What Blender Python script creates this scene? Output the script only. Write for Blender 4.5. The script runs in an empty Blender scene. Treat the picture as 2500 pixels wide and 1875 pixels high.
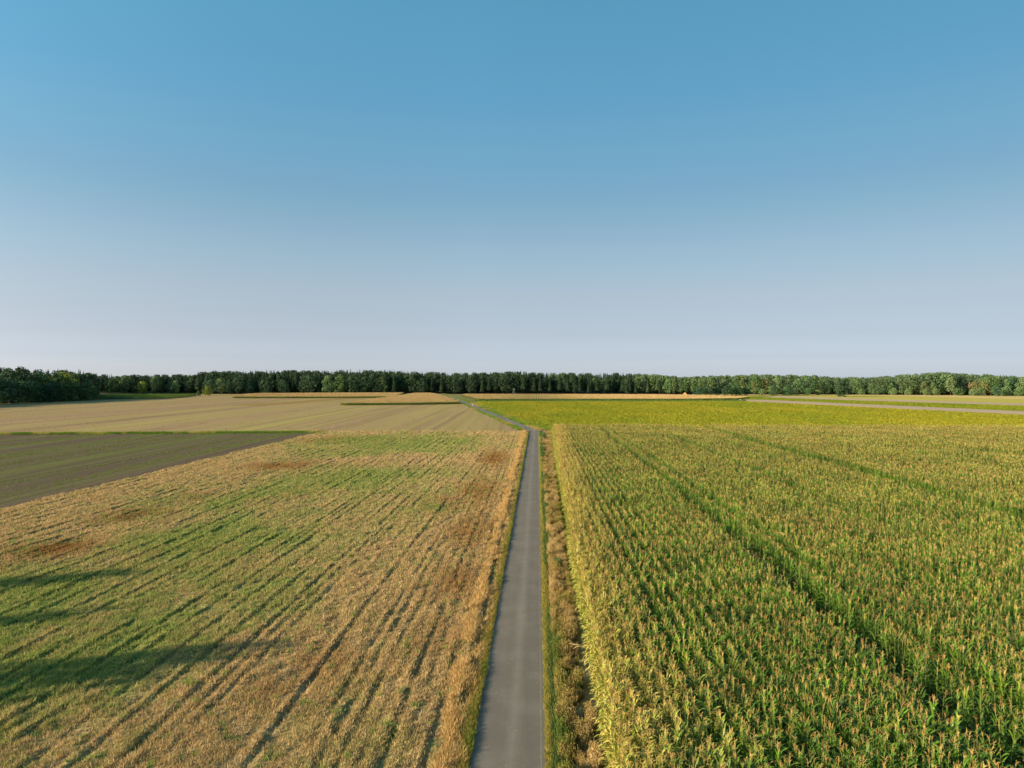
import bpy, math, random
import numpy as np
from mathutils import Vector

# ------------------------------------------------------------------ camera, light, exposure
S = bpy.context.scene
COL = S.collection
R = math.radians
H = 14.5                      # flying height of the camera
F = 1733.0                    # focal length in pixels of the 2500 px wide picture
HZ = 929.0                    # picture row of the horizon
PITCH = math.atan((937.5 - HZ) / F)

cam_d = bpy.data.cameras.new('camera')
cam_d.sensor_fit = 'HORIZONTAL'
cam_d.sensor_width = 36.0
cam_d.lens = 36.0 * F / 2500.0
cam_d.clip_start = 0.5
cam_d.clip_end = 20000
cam = bpy.data.objects.new('camera', cam_d)
COL.objects.link(cam)
cam.location = (0, 0, H)
cam.rotation_euler = (math.pi / 2 - PITCH, 0, 0)
S.camera = cam

SUN_EL = R(17.0)
SUN_AZ = R(-113.0)        # azimuth from +Y towards +X of the direction TO the sun
sun_dir = Vector((math.sin(SUN_AZ) * math.cos(SUN_EL), math.cos(SUN_AZ) * math.cos(SUN_EL), math.sin(SUN_EL)))

W = bpy.data.worlds.new('World')
S.world = W
W.use_nodes = True
wn, wl = W.node_tree.nodes, W.node_tree.links
wn.clear()
wo = wn.new('ShaderNodeOutputWorld')
wb = wn.new('ShaderNodeBackground')
sky = wn.new('ShaderNodeTexSky')
sky.sky_type = 'NISHITA'
sky.sun_disc = False
sky.sun_elevation = SUN_EL
sky.sun_rotation = SUN_AZ
sky.altitude = 0
sky.air_density = 1.0
sky.dust_density = 1.0
sky.ozone_density = 3.0
# late summer haze near the horizon: the Nishita sky is a little too yellow there, so its tone is trimmed by elevation
geo = wn.new('ShaderNodeTexCoord')
sep = wn.new('ShaderNodeSeparateXYZ')
wl.new(geo.outputs['Generated'], sep.inputs[0])
rmp = wn.new('ShaderNodeValToRGB')
wl.new(sep.outputs[2], rmp.inputs[0])
SKY_TRIM = [(0.0, (1.66, 1.77, 2.52)), (0.0058, (1.545, 1.66, 2.37)), (0.0144, (1.30, 1.39, 2.03)), (0.0317, (1.07, 1.09, 1.55)), (0.0604, (1.017, 0.91, 1.11)),
            (0.0889, (1.07, 0.895, 0.95)), (0.1172, (1.14, 0.93, 0.894)), (0.1727, (1.14, 1.015, 0.90)), (0.2133, (1.05, 1.035, 0.91)), (0.2527, (0.94, 1.06, 0.945)),
            (0.3096, (0.90, 1.18, 1.048)), (0.3628, (0.82, 1.2484, 1.135)), (0.4592, (0.8176, 1.4155, 1.2344)), (1.0, (0.82, 1.42, 1.24))]
el_ = rmp.color_ramp.elements
while len(el_) < len(SKY_TRIM):
    el_.new(0.5)
for i_, (p_, c_) in enumerate(SKY_TRIM):
    el_[i_].position = p_
    el_[i_].color = (c_[0] / 2.5, c_[1] / 2.5, c_[2] / 2.5, 1)
# a touch brighter towards the sun's side, less bright on the far side from it
side = wn.new('ShaderNodeMapRange')
wl.new(sep.outputs[0], side.inputs['Value'])
side.inputs['From Min'].default_value = -0.05
side.inputs['From Max'].default_value = 0.60
side.inputs['To Min'].default_value = 2.5
side.inputs['To Max'].default_value = 1.78
side2 = wn.new('ShaderNodeMapRange')
wl.new(sep.outputs[0], side2.inputs['Value'])
side2.inputs['From Min'].default_value = -0.60
side2.inputs['From Max'].default_value = 0.0
side2.inputs['To Min'].default_value = 1.10
side2.inputs['To Max'].default_value = 1.0
sidem = wn.new('ShaderNodeMath')
sidem.operation = 'MULTIPLY'
wl.new(side.outputs[0], sidem.inputs[0])
wl.new(side2.outputs[0], sidem.inputs[1])
mul1 = wn.new('ShaderNodeVectorMath')
mul1.operation = 'MULTIPLY'
mul2 = wn.new('ShaderNodeVectorMath')
mul2.operation = 'SCALE'
wl.new(sky.outputs[0], mul1.inputs[0])
wl.new(rmp.outputs[0], mul1.inputs[1])
wl.new(mul1.outputs[0], mul2.inputs[0])
wl.new(sidem.outputs[0], mul2.inputs['Scale'])
wb.inputs['Strength'].default_value = 0.0757
wl.new(mul2.outputs[0], wb.inputs['Color'])
wl.new(wb.outputs[0], wo.inputs['Surface'])

sl = bpy.data.lights.new('sun', 'SUN')
sl.energy = 4.6
sl.angle = R(0.5)
sl.color = (1.0, 0.80, 0.56)
so = bpy.data.objects.new('sun', sl)
COL.objects.link(so)
so.rotation_euler = sun_dir.to_track_quat('Z', 'Y').to_euler()
so.location = (-60, -40, 60)

vs = S.view_settings
vs.view_transform = 'Standard'
vs.look = 'None'
vs.gamma = 1.0
vs.use_curve_mapping = False
vs.exposure = 1.15

S.cycles.max_bounces = 6
S.cycles.diffuse_bounces = 3
S.cycles.transmission_bounces = 4
S.cycles.transparent_max_bounces = 4

rng = np.random.default_rng(7)
random.seed(7)

# ------------------------------------------------------------------ helpers
ROT = 63.0 / F                                # the road heads a little right of the camera axis
CA, SA = math.cos(ROT), math.sin(ROT)


def uv2xy(u, v):
    """offset across the road / distance along it -> world x, y"""
    return u * CA + v * SA, -u * SA + v * CA


def xy2uv(x, y):
    return x * CA - y * SA, x * SA + y * CA


def P(X, Y, z=0.0):
    """where the ray through a pixel of the photograph meets the height z"""
    a, b = (X - 1250.0) / F, (937.5 - Y) / F
    cp, sp = math.cos(PITCH), math.sin(PITCH)
    dx, dy, dz = a, cp + b * sp, -sp + b * cp
    t = (z - H) / dz
    return (dx * t, dy * t)


def vnoise(x, y, seed=0):
    x = np.asarray(x, float)
    y = np.asarray(y, float)
    xi, yi = np.floor(x).astype(np.int64), np.floor(y).astype(np.int64)
    fx, fy = x - xi, y - yi
    fx, fy = fx * fx * (3 - 2 * fx), fy * fy * (3 - 2 * fy)

    def h(a, b):
        n = (a * 374761393 + b * 668265263 + seed * 974711) & 0x7fffffff
        n = ((n ^ (n >> 13)) * 1274126177) & 0x7fffffff
        n = ((n ^ (n >> 16)) * 69069 + 12345) & 0x7fffffff
        return ((n >> 7) & 0xffff) / 65535.0
    return (h(xi, yi) * (1 - fx) + h(xi + 1, yi) * fx) * (1 - fy) + (h(xi, yi + 1) * (1 - fx) + h(xi + 1, yi + 1) * fx) * fy


def fbm(x, y, seed=0, oct=4):
    s, a, t = 0, 0.5, 0
    for o in range(oct):
        s = s + a * vnoise(x * 2 ** o, y * 2 ** o, seed + o * 17)
        t += a
        a *= 0.5
    return s / t


def sstep(a, b, x):
    t = np.clip((x - a) / (b - a), 0, 1)
    return t * t * (3 - 2 * t)


def inpoly(px, py, poly):
    px, py = np.asarray(px), np.asarray(py)
    r = np.zeros(px.shape, bool)
    n = len(poly)
    for i in range(n):
        x1, y1 = poly[i]
        x2, y2 = poly[(i + 1) % n]
        c = ((y1 > py) != (y2 > py))
        with np.errstate(divide='ignore', invalid='ignore'):
            r ^= c & (px < (x2 - x1) * (py - y1) / (y2 - y1 + 1e-12) + x1)
    return r


def tag(o, label, cat=None, group=None, kind=None):
    o['label'] = label
    if cat:
        o['category'] = cat
    if group:
        o['group'] = group
    if kind:
        o['kind'] = kind
    return o


def mesh_obj(name, verts, faces, mats, parent=None, midx=None, col=None, smooth=False, link=True):
    """verts (n,3), faces: list of equal-length index arrays or list of lists"""
    me = bpy.data.meshes.new(name)
    if isinstance(faces, np.ndarray):
        nf, k = faces.shape
        me.vertices.add(len(verts))
        me.vertices.foreach_set('co', np.asarray(verts, np.float32).ravel())
        me.loops.add(nf * k)
        me.loops.foreach_set('vertex_index', faces.astype(np.int32).ravel())
        me.polygons.add(nf)
        me.polygons.foreach_set('loop_start', np.arange(0, nf * k, k, dtype=np.int32))
        me.update(calc_edges=True)
    else:
        me.from_pydata([tuple(v) for v in verts], [], [tuple(f) for f in faces])
    for m in (mats if isinstance(mats, (list, tuple)) else [mats]):
        me.materials.append(m)
    if midx is not None:
        me.polygons.foreach_set('material_index', np.asarray(midx, np.int32))
    if col is not None:
        a = me.color_attributes.new('Col', 'FLOAT_COLOR', 'POINT')
        c = np.ones((len(verts), 4), np.float32)
        c[:, :3] = col
        a.data.foreach_set('color', c.ravel())
    if smooth:
        me.polygons.foreach_set('use_smooth', np.ones(len(me.polygons), bool))
    o = bpy.data.objects.new(name, me)
    if link:
        COL.objects.link(o)
    if parent:
        o.parent = parent
    return o


class G:
    """node graph shorthand"""

    def __init__(s, name):
        s.m = bpy.data.materials.new(name)
        s.m.use_nodes = True
        s.n, s.l = s.m.node_tree.nodes, s.m.node_tree.links
        s.n.clear()
        s.out = s.n.new('ShaderNodeOutputMaterial')

    def node(s, t, **kw):
        x = s.n.new(t)
        for k, v in kw.items():
            setattr(x, k, v)
        return x

    def put(s, sock, v):
        if hasattr(v, 'is_output'):
            s.l.new(v, sock)
        else:
            sock.default_value = v

    def pos(s, scale=(1, 1, 1), rot=0.0):
        g = s.node('ShaderNodeNewGeometry')
        m = s.node('ShaderNodeMapping')
        s.l.new(g.outputs['Position'], m.inputs['Vector'])
        m.inputs['Rotation'].default_value = (0, 0, rot)
        m.inputs['Scale'].default_value = scale
        return m.outputs[0]

    def noise(s, vec, scale, detail=3, rough=0.55):
        x = s.node('ShaderNodeTexNoise')
        s.l.new(vec, x.inputs['Vector'])
        x.inputs['Scale'].default_value = scale
        x.inputs['Detail'].default_value = detail
        x.inputs['Roughness'].default_value = rough
        return x.outputs['Fac']

    def ramp(s, fac, stops):
        x = s.node('ShaderNodeValToRGB')
        s.l.new(fac, x.inputs[0])
        e = x.color_ramp.elements
        while len(e) < len(stops):
            e.new(0.5)
        for i, (p, c) in enumerate(stops):
            e[i].position = p
            e[i].color = (*c, 1) if len(c) == 3 else c
        return x.outputs[0]

    def mix(s, fac, a, b, mode='MIX'):
        x = s.node('ShaderNodeMix', data_type='RGBA', blend_type=mode)
        s.put(x.inputs[0], fac)
        s.put(x.inputs[6], a if hasattr(a, 'is_output') else (*a, 1))
        s.put(x.inputs[7], b if hasattr(b, 'is_output') else (*b, 1))
        return x.outputs[2]

    def math(s, op, a, b=0.0):
        x = s.node('ShaderNodeMath', operation=op)
        s.put(x.inputs[0], a)
        s.put(x.inputs[1], b)
        return x.outputs[0]

    def finish(s, color, rough=0.9, spec=0.15, bump=None, bump_d=0.05, bump_s=0.6, transl=0.0):
        p = s.node('ShaderNodeBsdfPrincipled')
        s.put(p.inputs['Base Color'], color if hasattr(color, 'is_output') else (*color, 1))
        s.put(p.inputs['Roughness'], rough)
        p.inputs['Specular IOR Level'].default_value = spec
        if bump is not None:
            b = s.node('ShaderNodeBump')
            b.inputs['Strength'].default_value = bump_s
            b.inputs['Distance'].default_value = bump_d
            s.l.new(bump, b.inputs['Height'])
            s.l.new(b.outputs[0], p.inputs['Normal'])
        sh = p.outputs[0]
        if transl > 0:
            t = s.node('ShaderNodeBsdfTranslucent')
            s.put(t.inputs['Color'], color if hasattr(color, 'is_output') else (*color, 1))
            mx = s.node('ShaderNodeMixShader')
            mx.inputs[0].default_value = transl
            s.l.new(sh, mx.inputs[1])
            s.l.new(t.outputs[0], mx.inputs[2])
            sh = mx.outputs[0]
        s.l.new(sh, s.out.inputs['Surface'])
        return s.m


def plain(name, c, rough=0.8, var=0.25, scale=3.0):
    g = G(name)
    tc = g.node('ShaderNodeTexCoord').outputs['Object']
    n = g.noise(tc, scale, 4)
    c = g.mix(n, tuple(x * (1 - var) for x in c), tuple(min(1, x * (1 + var)) for x in c))
    return g.finish(c, rough)


def attr_mat(name, transl=0.25, rough=0.85, clods=False):
    g = G(name)
    c = g.node('ShaderNodeVertexColor', layer_name='Col').outputs[0]
    n = None
    if clods:
        n = g.noise(g.pos(), 5.5, 5, 0.7)
        c = g.mix(1.0, c, g.ramp(n, [(0.34, (0.38, 0.36, 0.33)), (0.66, (1.15, 1.13, 1.1))]), 'MULTIPLY')
    return g.finish(c, rough, 0.1, n, 0.12, 0.9, transl=transl)


def crown_mat(name):
    """leaf colour comes from the tree's own object colour, varied leaf by leaf"""
    g = G(name)
    oi = g.node('ShaderNodeObjectInfo')
    tc = g.node('ShaderNodeTexCoord').outputs['Object']
    n = g.noise(tc, 0.55, 3)
    n2 = g.noise(tc, 2.6, 2)
    k = g.ramp(n, [(0.3, (0.62, 0.66, 0.72)), (0.7, (1.45, 1.35, 1.15))])
    c = g.mix(1.0, oi.outputs['Color'], k, 'MULTIPLY')
    k2 = g.ramp(n2, [(0.3, (0.75, 0.75, 0.75)), (0.7, (1.25, 1.25, 1.25))])
    c = g.mix(1.0, c, k2, 'MULTIPLY')
    return g.finish(c, 0.8, 0.1, transl=0.2)


def inst(g, name):
    a = g.node('ShaderNodeAttribute', attribute_type='INSTANCER', attribute_name=name)
    return a.outputs['Fac']


def scatter(name, pts, rz, scl, idx, coll, attrs, label, cat):
    """plants nobody could count: one object that instances a few plant meshes at its points"""
    n = len(pts)
    me = bpy.data.meshes.new(name)
    me.vertices.add(n)
    me.vertices.foreach_set('co', np.asarray(pts, np.float32).ravel())
    a = me.attributes.new('rot', 'FLOAT_VECTOR', 'POINT')
    rr = np.zeros((n, 3), np.float32)
    rr[:, 2] = rz
    if 'tilt' in attrs:
        rr[:, :2] = attrs.pop('tilt')
    a.data.foreach_set('vector', rr.ravel())
    a = me.attributes.new('scl', 'FLOAT_VECTOR', 'POINT')
    a.data.foreach_set('vector', np.asarray(scl, np.float32).ravel())
    a = me.attributes.new('pick', 'INT', 'POINT')
    a.data.foreach_set('value', np.asarray(idx, np.int32))
    for k, v in attrs.items():
        a = me.attributes.new(k, 'FLOAT', 'POINT')
        a.data.foreach_set('value', np.asarray(v, np.float32))
    o = bpy.data.objects.new(name, me)
    COL.objects.link(o)
    ng = bpy.data.node_groups.new(name + '_scatter', 'GeometryNodeTree')
    ng.interface.new_socket('Geometry', in_out='INPUT', socket_type='NodeSocketGeometry')
    ng.interface.new_socket('Geometry', in_out='OUTPUT', socket_type='NodeSocketGeometry')
    N, L = ng.nodes, ng.links
    gi, go = N.new('NodeGroupInput'), N.new('NodeGroupOutput')
    ci = N.new('GeometryNodeCollectionInfo')
    ci.inputs['Collection'].default_value = coll
    ci.inputs['Separate Children'].default_value = True
    ci.inputs['Reset Children'].default_value = True
    ip = N.new('GeometryNodeInstanceOnPoints')
    ip.inputs['Pick Instance'].default_value = True

    def na(nm, t):
        x = N.new('GeometryNodeInputNamedAttribute')
        x.data_type = t
        x.inputs['Name'].default_value = nm
        return [q for q in x.outputs if q.enabled][0]
    L.new(gi.outputs[0], ip.inputs['Points'])
    L.new(ci.outputs[0], ip.inputs['Instance'])
    L.new(na('pick', 'INT'), ip.inputs['Instance Index'])
    L.new(na('rot', 'FLOAT_VECTOR'), ip.inputs['Rotation'])
    L.new(na('scl', 'FLOAT_VECTOR'), ip.inputs['Scale'])
    L.new(ip.outputs[0], go.inputs[0])
    md = o.modifiers.new('scatter', 'NODES')
    md.node_group = ng
    return tag(o, label, cat, kind='stuff')


def sheet(name, poly, z, mat, label, cat):
    """a flat field drawn as one polygon"""
    o = mesh_obj(name, [(x, y, z) for x, y in poly], [list(range(len(poly)))], mat)
    me = o.data
    if me.polygons[0].normal.z < 0:
        me.flip_normals()
    return tag(o, label, cat, kind='structure')


def path_sheet(name, pts, w, z, mat, label, cat):
    vs_, fs = [], []
    n = len(pts)
    for i, (x, y) in enumerate(pts):
        x0, y0 = pts[max(0, i - 1)]
        x1, y1 = pts[min(n - 1, i + 1)]
        l = math.hypot(x1 - x0, y1 - y0)
        nx, ny = (y1 - y0) / l, -(x1 - x0) / l
        ww = w[i] if isinstance(w, (list, tuple)) else w
        vs_ += [(x - nx * ww / 2, y - ny * ww / 2, z), (x + nx * ww / 2, y + ny * ww / 2, z)]
        if i:
            fs.append((2 * i - 2, 2 * i - 1, 2 * i + 1, 2 * i))
    return tag(mesh_obj(name, vs_, fs, mat), label, cat, kind='structure')


def smooth_line(p, n=8):
    """Catmull-Rom through the points"""
    out = []
    for i in range(len(p) - 1):
        p0, p1, p2, p3 = p[max(0, i - 1)], p[i], p[i + 1], p[min(len(p) - 1, i + 2)]
        for k in range(n):
            t = k / n
            out.append(tuple(0.5 * (2 * p1[j] + (p2[j] - p0[j]) * t + (2 * p0[j] - 5 * p1[j] + 4 * p2[j] - p3[j]) * t * t
                                    + (3 * p1[j] - p0[j] - 3 * p2[j] + p3[j]) * t ** 3) for j in (0, 1)))
    out.append(p[-1])
    return out


def tufts(name, x, y, z, size, width, col, blades, lean, mat, label, cat, colvar=0.18, link=True):
    """grass clumps: every clump is a few narrow leaning blades"""
    n = len(x)
    k = blades
    N = n * k
    X = np.repeat(x, k)
    Y = np.repeat(y, k)
    Z = np.repeat(z, k)
    s = np.repeat(size, k) * rng.uniform(0.55, 1.15, N)
    w = np.repeat(width, k) * rng.uniform(0.6, 1.2, N)
    C = np.repeat(col, k, axis=0) * rng.uniform(1 - colvar, 1 + colvar, (N, 1)) * rng.uniform(0.93, 1.07, (N, 3))
    a = rng.uniform(0, 2 * np.pi, N)
    off = np.repeat(size, k) * 0.35 * np.sqrt(rng.uniform(0, 1, N))
    bx, by = X + np.cos(a) * off, Y + np.sin(a) * off
    b = a + rng.normal(0, 0.7, N)
    le = rng.uniform(0.15, 1.0, N) * lean
    tx, ty = bx + np.cos(b) * s * np.sin(le), by + np.sin(b) * s * np.sin(le)
    tz = Z + s * np.cos(le)
    q = rng.uniform(0, 2 * np.pi, N)
    wx, wy = np.cos(q) * w * 0.5, np.sin(q) * w * 0.5
    V = np.empty((N, 3, 3), np.float32)
    V[:, 0] = np.stack([bx - wx, by - wy, Z - 0.03], 1)
    V[:, 1] = np.stack([bx + wx, by + wy, Z - 0.03], 1)
    V[:, 2] = np.stack([tx, ty, tz], 1)
    Fc = np.arange(N * 3).reshape(N, 3)
    o = mesh_obj(name, V.reshape(-1, 3), Fc, mat, col=np.clip(np.repeat(C, 3, axis=0), 0, 1), link=link)
    return tag(o, label, cat, kind='stuff')


# ------------------------------------------------------------------ ground materials
def m_ground():
    g = G('wide_ground')
    p = g.pos()
    n = g.noise(p, 0.02, 5)
    n2 = g.noise(p, 0.9, 4)
    c = g.ramp(n, [(0.35, (0.16, 0.15, 0.06)), (0.65, (0.26, 0.20, 0.10))])
    c = g.mix(g.math('MULTIPLY', n2, 0.5), c, (0.12, 0.13, 0.045))
    return g.finish(c, 0.95, 0.05, n2, 0.2)


def m_asphalt():
    g = G('worn_asphalt')
    p = g.pos((1, 1, 1), ROT)
    ps = g.pos((1.0, 0.05, 1.0), ROT)
    fine = g.noise(p, 55, 4, 0.7)
    patch = g.noise(p, 0.5, 4)
    streak = g.noise(ps, 2.2, 3)
    c = g.ramp(fine, [(0.3, (0.11, 0.095, 0.074)), (0.7, (0.21, 0.182, 0.142))])
    c = g.mix(g.ramp(patch, [(0.45, (0, 0, 0)), (0.70, (0.75, 0.75, 0.75))]), c, (0.205, 0.18, 0.148))
    c = g.mix(g.ramp(streak, [(0.4, (0, 0, 0)), (0.75, (0.6, 0.6, 0.6))]), c, (0.125, 0.115, 0.10))
    # the strip between the wheel tracks is a little paler, a thin worn line runs near the right edge
    sx = g.node('ShaderNodeSeparateXYZ')
    g.l.new(p, sx.inputs[0])
    wob = g.math('MULTIPLY', g.math('SUBTRACT', g.noise(ps, 0.6, 2), 0.5), 0.5)
    d = g.math('ABSOLUTE', g.math('ADD', g.math('ADD', sx.outputs[0], 1.0), wob))
    mid = g.math('SUBTRACT', 1.0, g.math('MULTIPLY', d, 2.6))
    mid = g.math('MAXIMUM', mid, 0.0)
    c = g.mix(g.math('MULTIPLY', mid, g.math('MULTIPLY', g.noise(p, 1.3, 4), 0.75)), c, (0.27, 0.235, 0.195))
    d2 = g.math('ABSOLUTE', g.math('SUBTRACT', sx.outputs[0], 0.13))
    ln = g.math('LESS_THAN', g.math('ADD', d2, g.math('MULTIPLY', g.noise(p, 3, 3), 0.02)), 0.03)
    c = g.mix(g.math('MULTIPLY', ln, 0.45), c, (0.30, 0.27, 0.23))
    fl = g.noise(p, 4.5, 5, 0.7)
    c = g.mix(g.ramp(fl, [(0.60, (0, 0, 0)), (0.70, (0.6, 0.6, 0.6))]), c, (0.30, 0.26, 0.20))
    ed = g.math('ABSOLUTE', g.math('ADD', sx.outputs[0], 1.12))
    ed = g.math('ADD', ed, g.math('MULTIPLY', g.noise(p, 1.8, 4), 0.5))
    c = g.mix(g.ramp(ed, [(0.80, (0, 0, 0)), (1.0, (0.55, 0.55, 0.55))]), c, (0.24, 0.19, 0.12)) if False else c
    tar = g.noise(ps, 0.35, 4)
    c = g.mix(g.ramp(tar, [(0.56, (0, 0, 0)), (0.66, (0.4, 0.4, 0.4))]), c, (0.10, 0.093, 0.083))
    return g.finish(c, 0.88, 0.2, fine, 0.012, 0.7)


def m_field(name, stops, weed, weed_amt, row=0.75, row_amt=0.35, bands=0.03, rot=ROT, bump_d=0.1, streak=0.3):
    """bare or harvested soil: clods, drill rows and wide tone bands along the driving direction, weeds"""
    g = G(name)
    p = g.pos((1, 1, 1), rot)
    pr = g.pos((1.0 / row, 0.015, 1), rot)
    pb = g.pos((1.0, 0.010, 1), rot)
    n = g.noise(p, 1.3, 5, 0.65)
    rows = g.noise(pr, 1.0, 2)
    big = g.noise(pb, bands, 4)
    c = g.ramp(g.math('ADD', g.math('MULTIPLY', n, 0.6), g.math('MULTIPLY', rows, 0.4)), stops)
    big2 = g.noise(pb, bands * 5, 3)
    w = g.math('ADD', g.math('ADD', g.math('MULTIPLY', big, 0.5), g.math('MULTIPLY', big2, 0.32)), g.math('MULTIPLY', g.noise(p, 0.5, 4), 0.18))
    c = g.mix(g.ramp(w, [(0.5 - weed_amt * 0.2, (0, 0, 0)), (0.5 + (1 - weed_amt) * 0.2, (0.9, 0.9, 0.9))]), c, weed)
    dk = g.noise(pb, bands * 9, 2)
    c = g.mix(g.ramp(dk, [(0.48, (0, 0, 0)), (0.70, (streak, streak, streak))]), c, tuple(q * 0.55 for q in stops[0][1]))
    b = g.math('ADD', g.math('MULTIPLY', n, 0.6), g.math('MULTIPLY', rows, row_amt))
    return g.finish(c, 0.95, 0.05, b, bump_d, 0.7)


M_GROUND = m_ground()
M_ASPH = m_asphalt()
M_TRACK = m_field('gravel_track', [(0.3, (0.13, 0.12, 0.11)), (0.7, (0.27, 0.245, 0.215))], (0.18, 0.17, 0.14), 0.3)
M_PLOUGH = m_field('dark_ploughed_soil', [(0.32, (0.082, 0.058, 0.038)), (0.68, (0.165, 0.118, 0.076))], (0.13, 0.155, 0.03), 0.27, bands=0.12, streak=0.6)
M_HARV = m_field('harvested_soil', [(0.32, (0.21, 0.135, 0.075)), (0.68, (0.41, 0.27, 0.15))], (0.35, 0.30, 0.085), 0.40, row=1.5, bands=0.03, streak=0.4)
M_TAN = m_field('tan_soil_strip', [(0.3, (0.36, 0.26, 0.175)), (0.7, (0.54, 0.40, 0.275))], (0.46, 0.34, 0.2), 0.3)
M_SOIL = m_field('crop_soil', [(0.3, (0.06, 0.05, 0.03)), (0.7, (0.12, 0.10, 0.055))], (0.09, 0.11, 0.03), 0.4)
M_SOYSOIL = m_field('bean_ground', [(0.3, (0.16, 0.17, 0.02)), (0.7, (0.26, 0.24, 0.035))], (0.13, 0.19, 0.025), 0.4, rot=0.0)
M_GREENSTRIP = m_field('green_crop_ground', [(0.3, (0.12, 0.17, 0.025)), (0.7, (0.20, 0.24, 0.04))], (0.22, 0.23, 0.04), 0.4, rot=1.3)
M_YELLOW = m_field('pale_crop_ground', [(0.3, (0.42, 0.35, 0.06)), (0.7, (0.56, 0.44, 0.11))], (0.36, 0.36, 0.05), 0.4, rot=1.3)
M_STRAW = m_field('straw_ground', [(0.3, (0.52, 0.36, 0.14)), (0.7, (0.68, 0.48, 0.21))], (0.48, 0.42, 0.11), 0.35, rot=1.3)
M_GRASS = attr_mat('grass_blades', 0.3)
M_STUB = attr_mat('stubble_ground', 0.0, 0.95, True)

# ------------------------------------------------------------------ ground, road, fields
g_ = mesh_obj('ground', [(-3900, -380, -0.25), (3900, -380, -0.25), (3900, 5900, -0.25), (-3900, 5900, -0.25)], [(0, 1, 2, 3)], M_GROUND)
tag(g_, 'wide flat farmland under all the fields', 'ground', kind='structure')

U_L, U_R = -2.60, 0.35
V_END = 203.0

# the near lane: one strip with slightly wavering broken edges
vs_, fs = [], []
nv = 240
for i in range(nv + 1):
    v = -30 + (V_END + 33) * i / nv
    wl_ = 0.10 * (vnoise(v * 0.6, 3.3, 5) - 0.5) + 0.10 * (vnoise(v * 0.11, 9.3, 8) - 0.5)
    wr_ = 0.10 * (vnoise(v * 0.6, 7.7, 6) - 0.5)
    for u in (U_L + wl_, -1.9, -1.15, -0.4, U_R + wr_):
        x, y = uv2xy(u, v)
        vs_.append((x, y, 0.03 + 0.02 * (1 - ((u + 1.17) / 1.5) ** 2)))
    if i:
        for k in range(4):
            a = (i - 1) * 5 + k
            fs.append((a, a + 1, a + 6, a + 5))
tag(mesh_obj('road', vs_, fs, M_ASPH, smooth=True), 'narrow grey asphalt lane running straight away between stubble and maize', 'road', kind='structure')

TRACK_PX = [(1303, 1060), (1297, 1052), (1282, 1044), (1250, 1031), (1210, 1014.5), (1166, 996.5), (1140, 984.5), (1118, 975), (1092, 966), (1068, 960)]
TRACK = smooth_line([P(*q) for q in TRACK_PX], 6)
tw = [3.1 + 1.6 * math.exp(-((i - 6) / 5.0) ** 2) for i in range(len(TRACK))]
path_sheet('farm_track', TRACK, tw, 0.012, M_TRACK, 'grey farm track bending left beyond the lane towards the forest', 'track')
path_sheet('dirt_path', smooth_line([P(1300, 1049.5), P(1330, 1050), P(1352, 1049), P(1420, 1043)], 4), 2.6, 0.004, M_TAN,
           'short bare earth turnoff between bean field and maize corner', 'path')


# stubble field: displaced grid, colours follow a map shared with its grass
def field_map(u, v):
    """share of green regrowth and of rust brown at a place in the stubble field"""
    x, y = uv2xy(u, v)
    g = np.zeros_like(x)
    for X, Y, r, a in [(60, 1480, 11, 1.0), (260, 1540, 7, .75), (30, 1620, 7, .9), (120, 1690, 6, .55), (480, 1380, 9, .9), (330, 1400, 8, .8), (560, 1310, 10, .9), (760, 1270, 8, .7),
                       (640, 1430, 5, .7), (860, 1170, 14, .95), (720, 1200, 10, .8), (990, 1080, 22, 1.0), (850, 1100, 14, .75),
                       (560, 1230, 9, .6), (700, 1480, 3.5, .8), (1040, 1240, 4, .5), (940, 1310, 4, .45), (500, 1180, 6, .35), (150, 1820, 4, .4)]:
        px, py = P(X, Y)
        g = np.maximum(g, a * np.exp(-((x - px) ** 2 + ((y - py) * 0.8) ** 2) / (r * r)))
    n = fbm(u * 0.22, v * 0.11, 3, 5)
    n2 = fbm(u * 1.1, v * 0.5, 31, 3)
    g = np.clip(g * 1.25 + (n - 0.5) * 1.3 + (n2 - 0.5) * 0.7 - 0.08, 0, 1)
    r = np.zeros_like(x)
    for X, Y, rx, ry, a in [(335, 1257, 3.0, 4.5, 1.0), (120, 1343, 3.4, 3.6, .9), (690, 1138, 5.0, 8, .8), (470, 1215, 3.5, 5, .35), (1205, 1120, 2.6, 14, 1.0), (1170, 1200, 3, 12, .75), (1150, 1300, 2.5, 9, .7), (1120, 1420, 2.2, 6, .55), (1060, 1560, 1.8, 4, .5), (1090, 1230, 3, 9, .5),
                            (830, 1075, 9, 10, .7), (450, 1340, 3, 4, .4), (940, 1075, 8, 8, .4), (1130, 1300, 2, 6, .5), (720, 1205, 3, 4, .35),
                            (780, 1620, 2, 3, .4), (1165, 1690, 0.5, 3, .6), (640, 1690, 2, 2, .3)]:
        px, py = P(X, Y)
        r = np.maximum(r, a * np.exp(-(((x - px) / rx) ** 2 + ((y - py) / ry) ** 2)))
    r = np.clip(r * (0.5 + 1.1 * fbm(u * 0.5, v * 0.25, 57, 4)) + 0.55 * np.clip(fbm(u * .12, v * .05, 91, 4) - .6, 0, 1), 0, 1)
    return g, r


LINES = [(-3.35, 1.15)]
_u = -4.35
while _u > -62:
    LINES.append((_u, random.uniform(0.35, 1.0)))
    if random.random() < 0.3:
        LINES.append((_u - random.uniform(0.6, 1.0), random.uniform(0.2, 0.45)))
    _u -= 1.62 + random.uniform(-0.22, 0.28)


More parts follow.
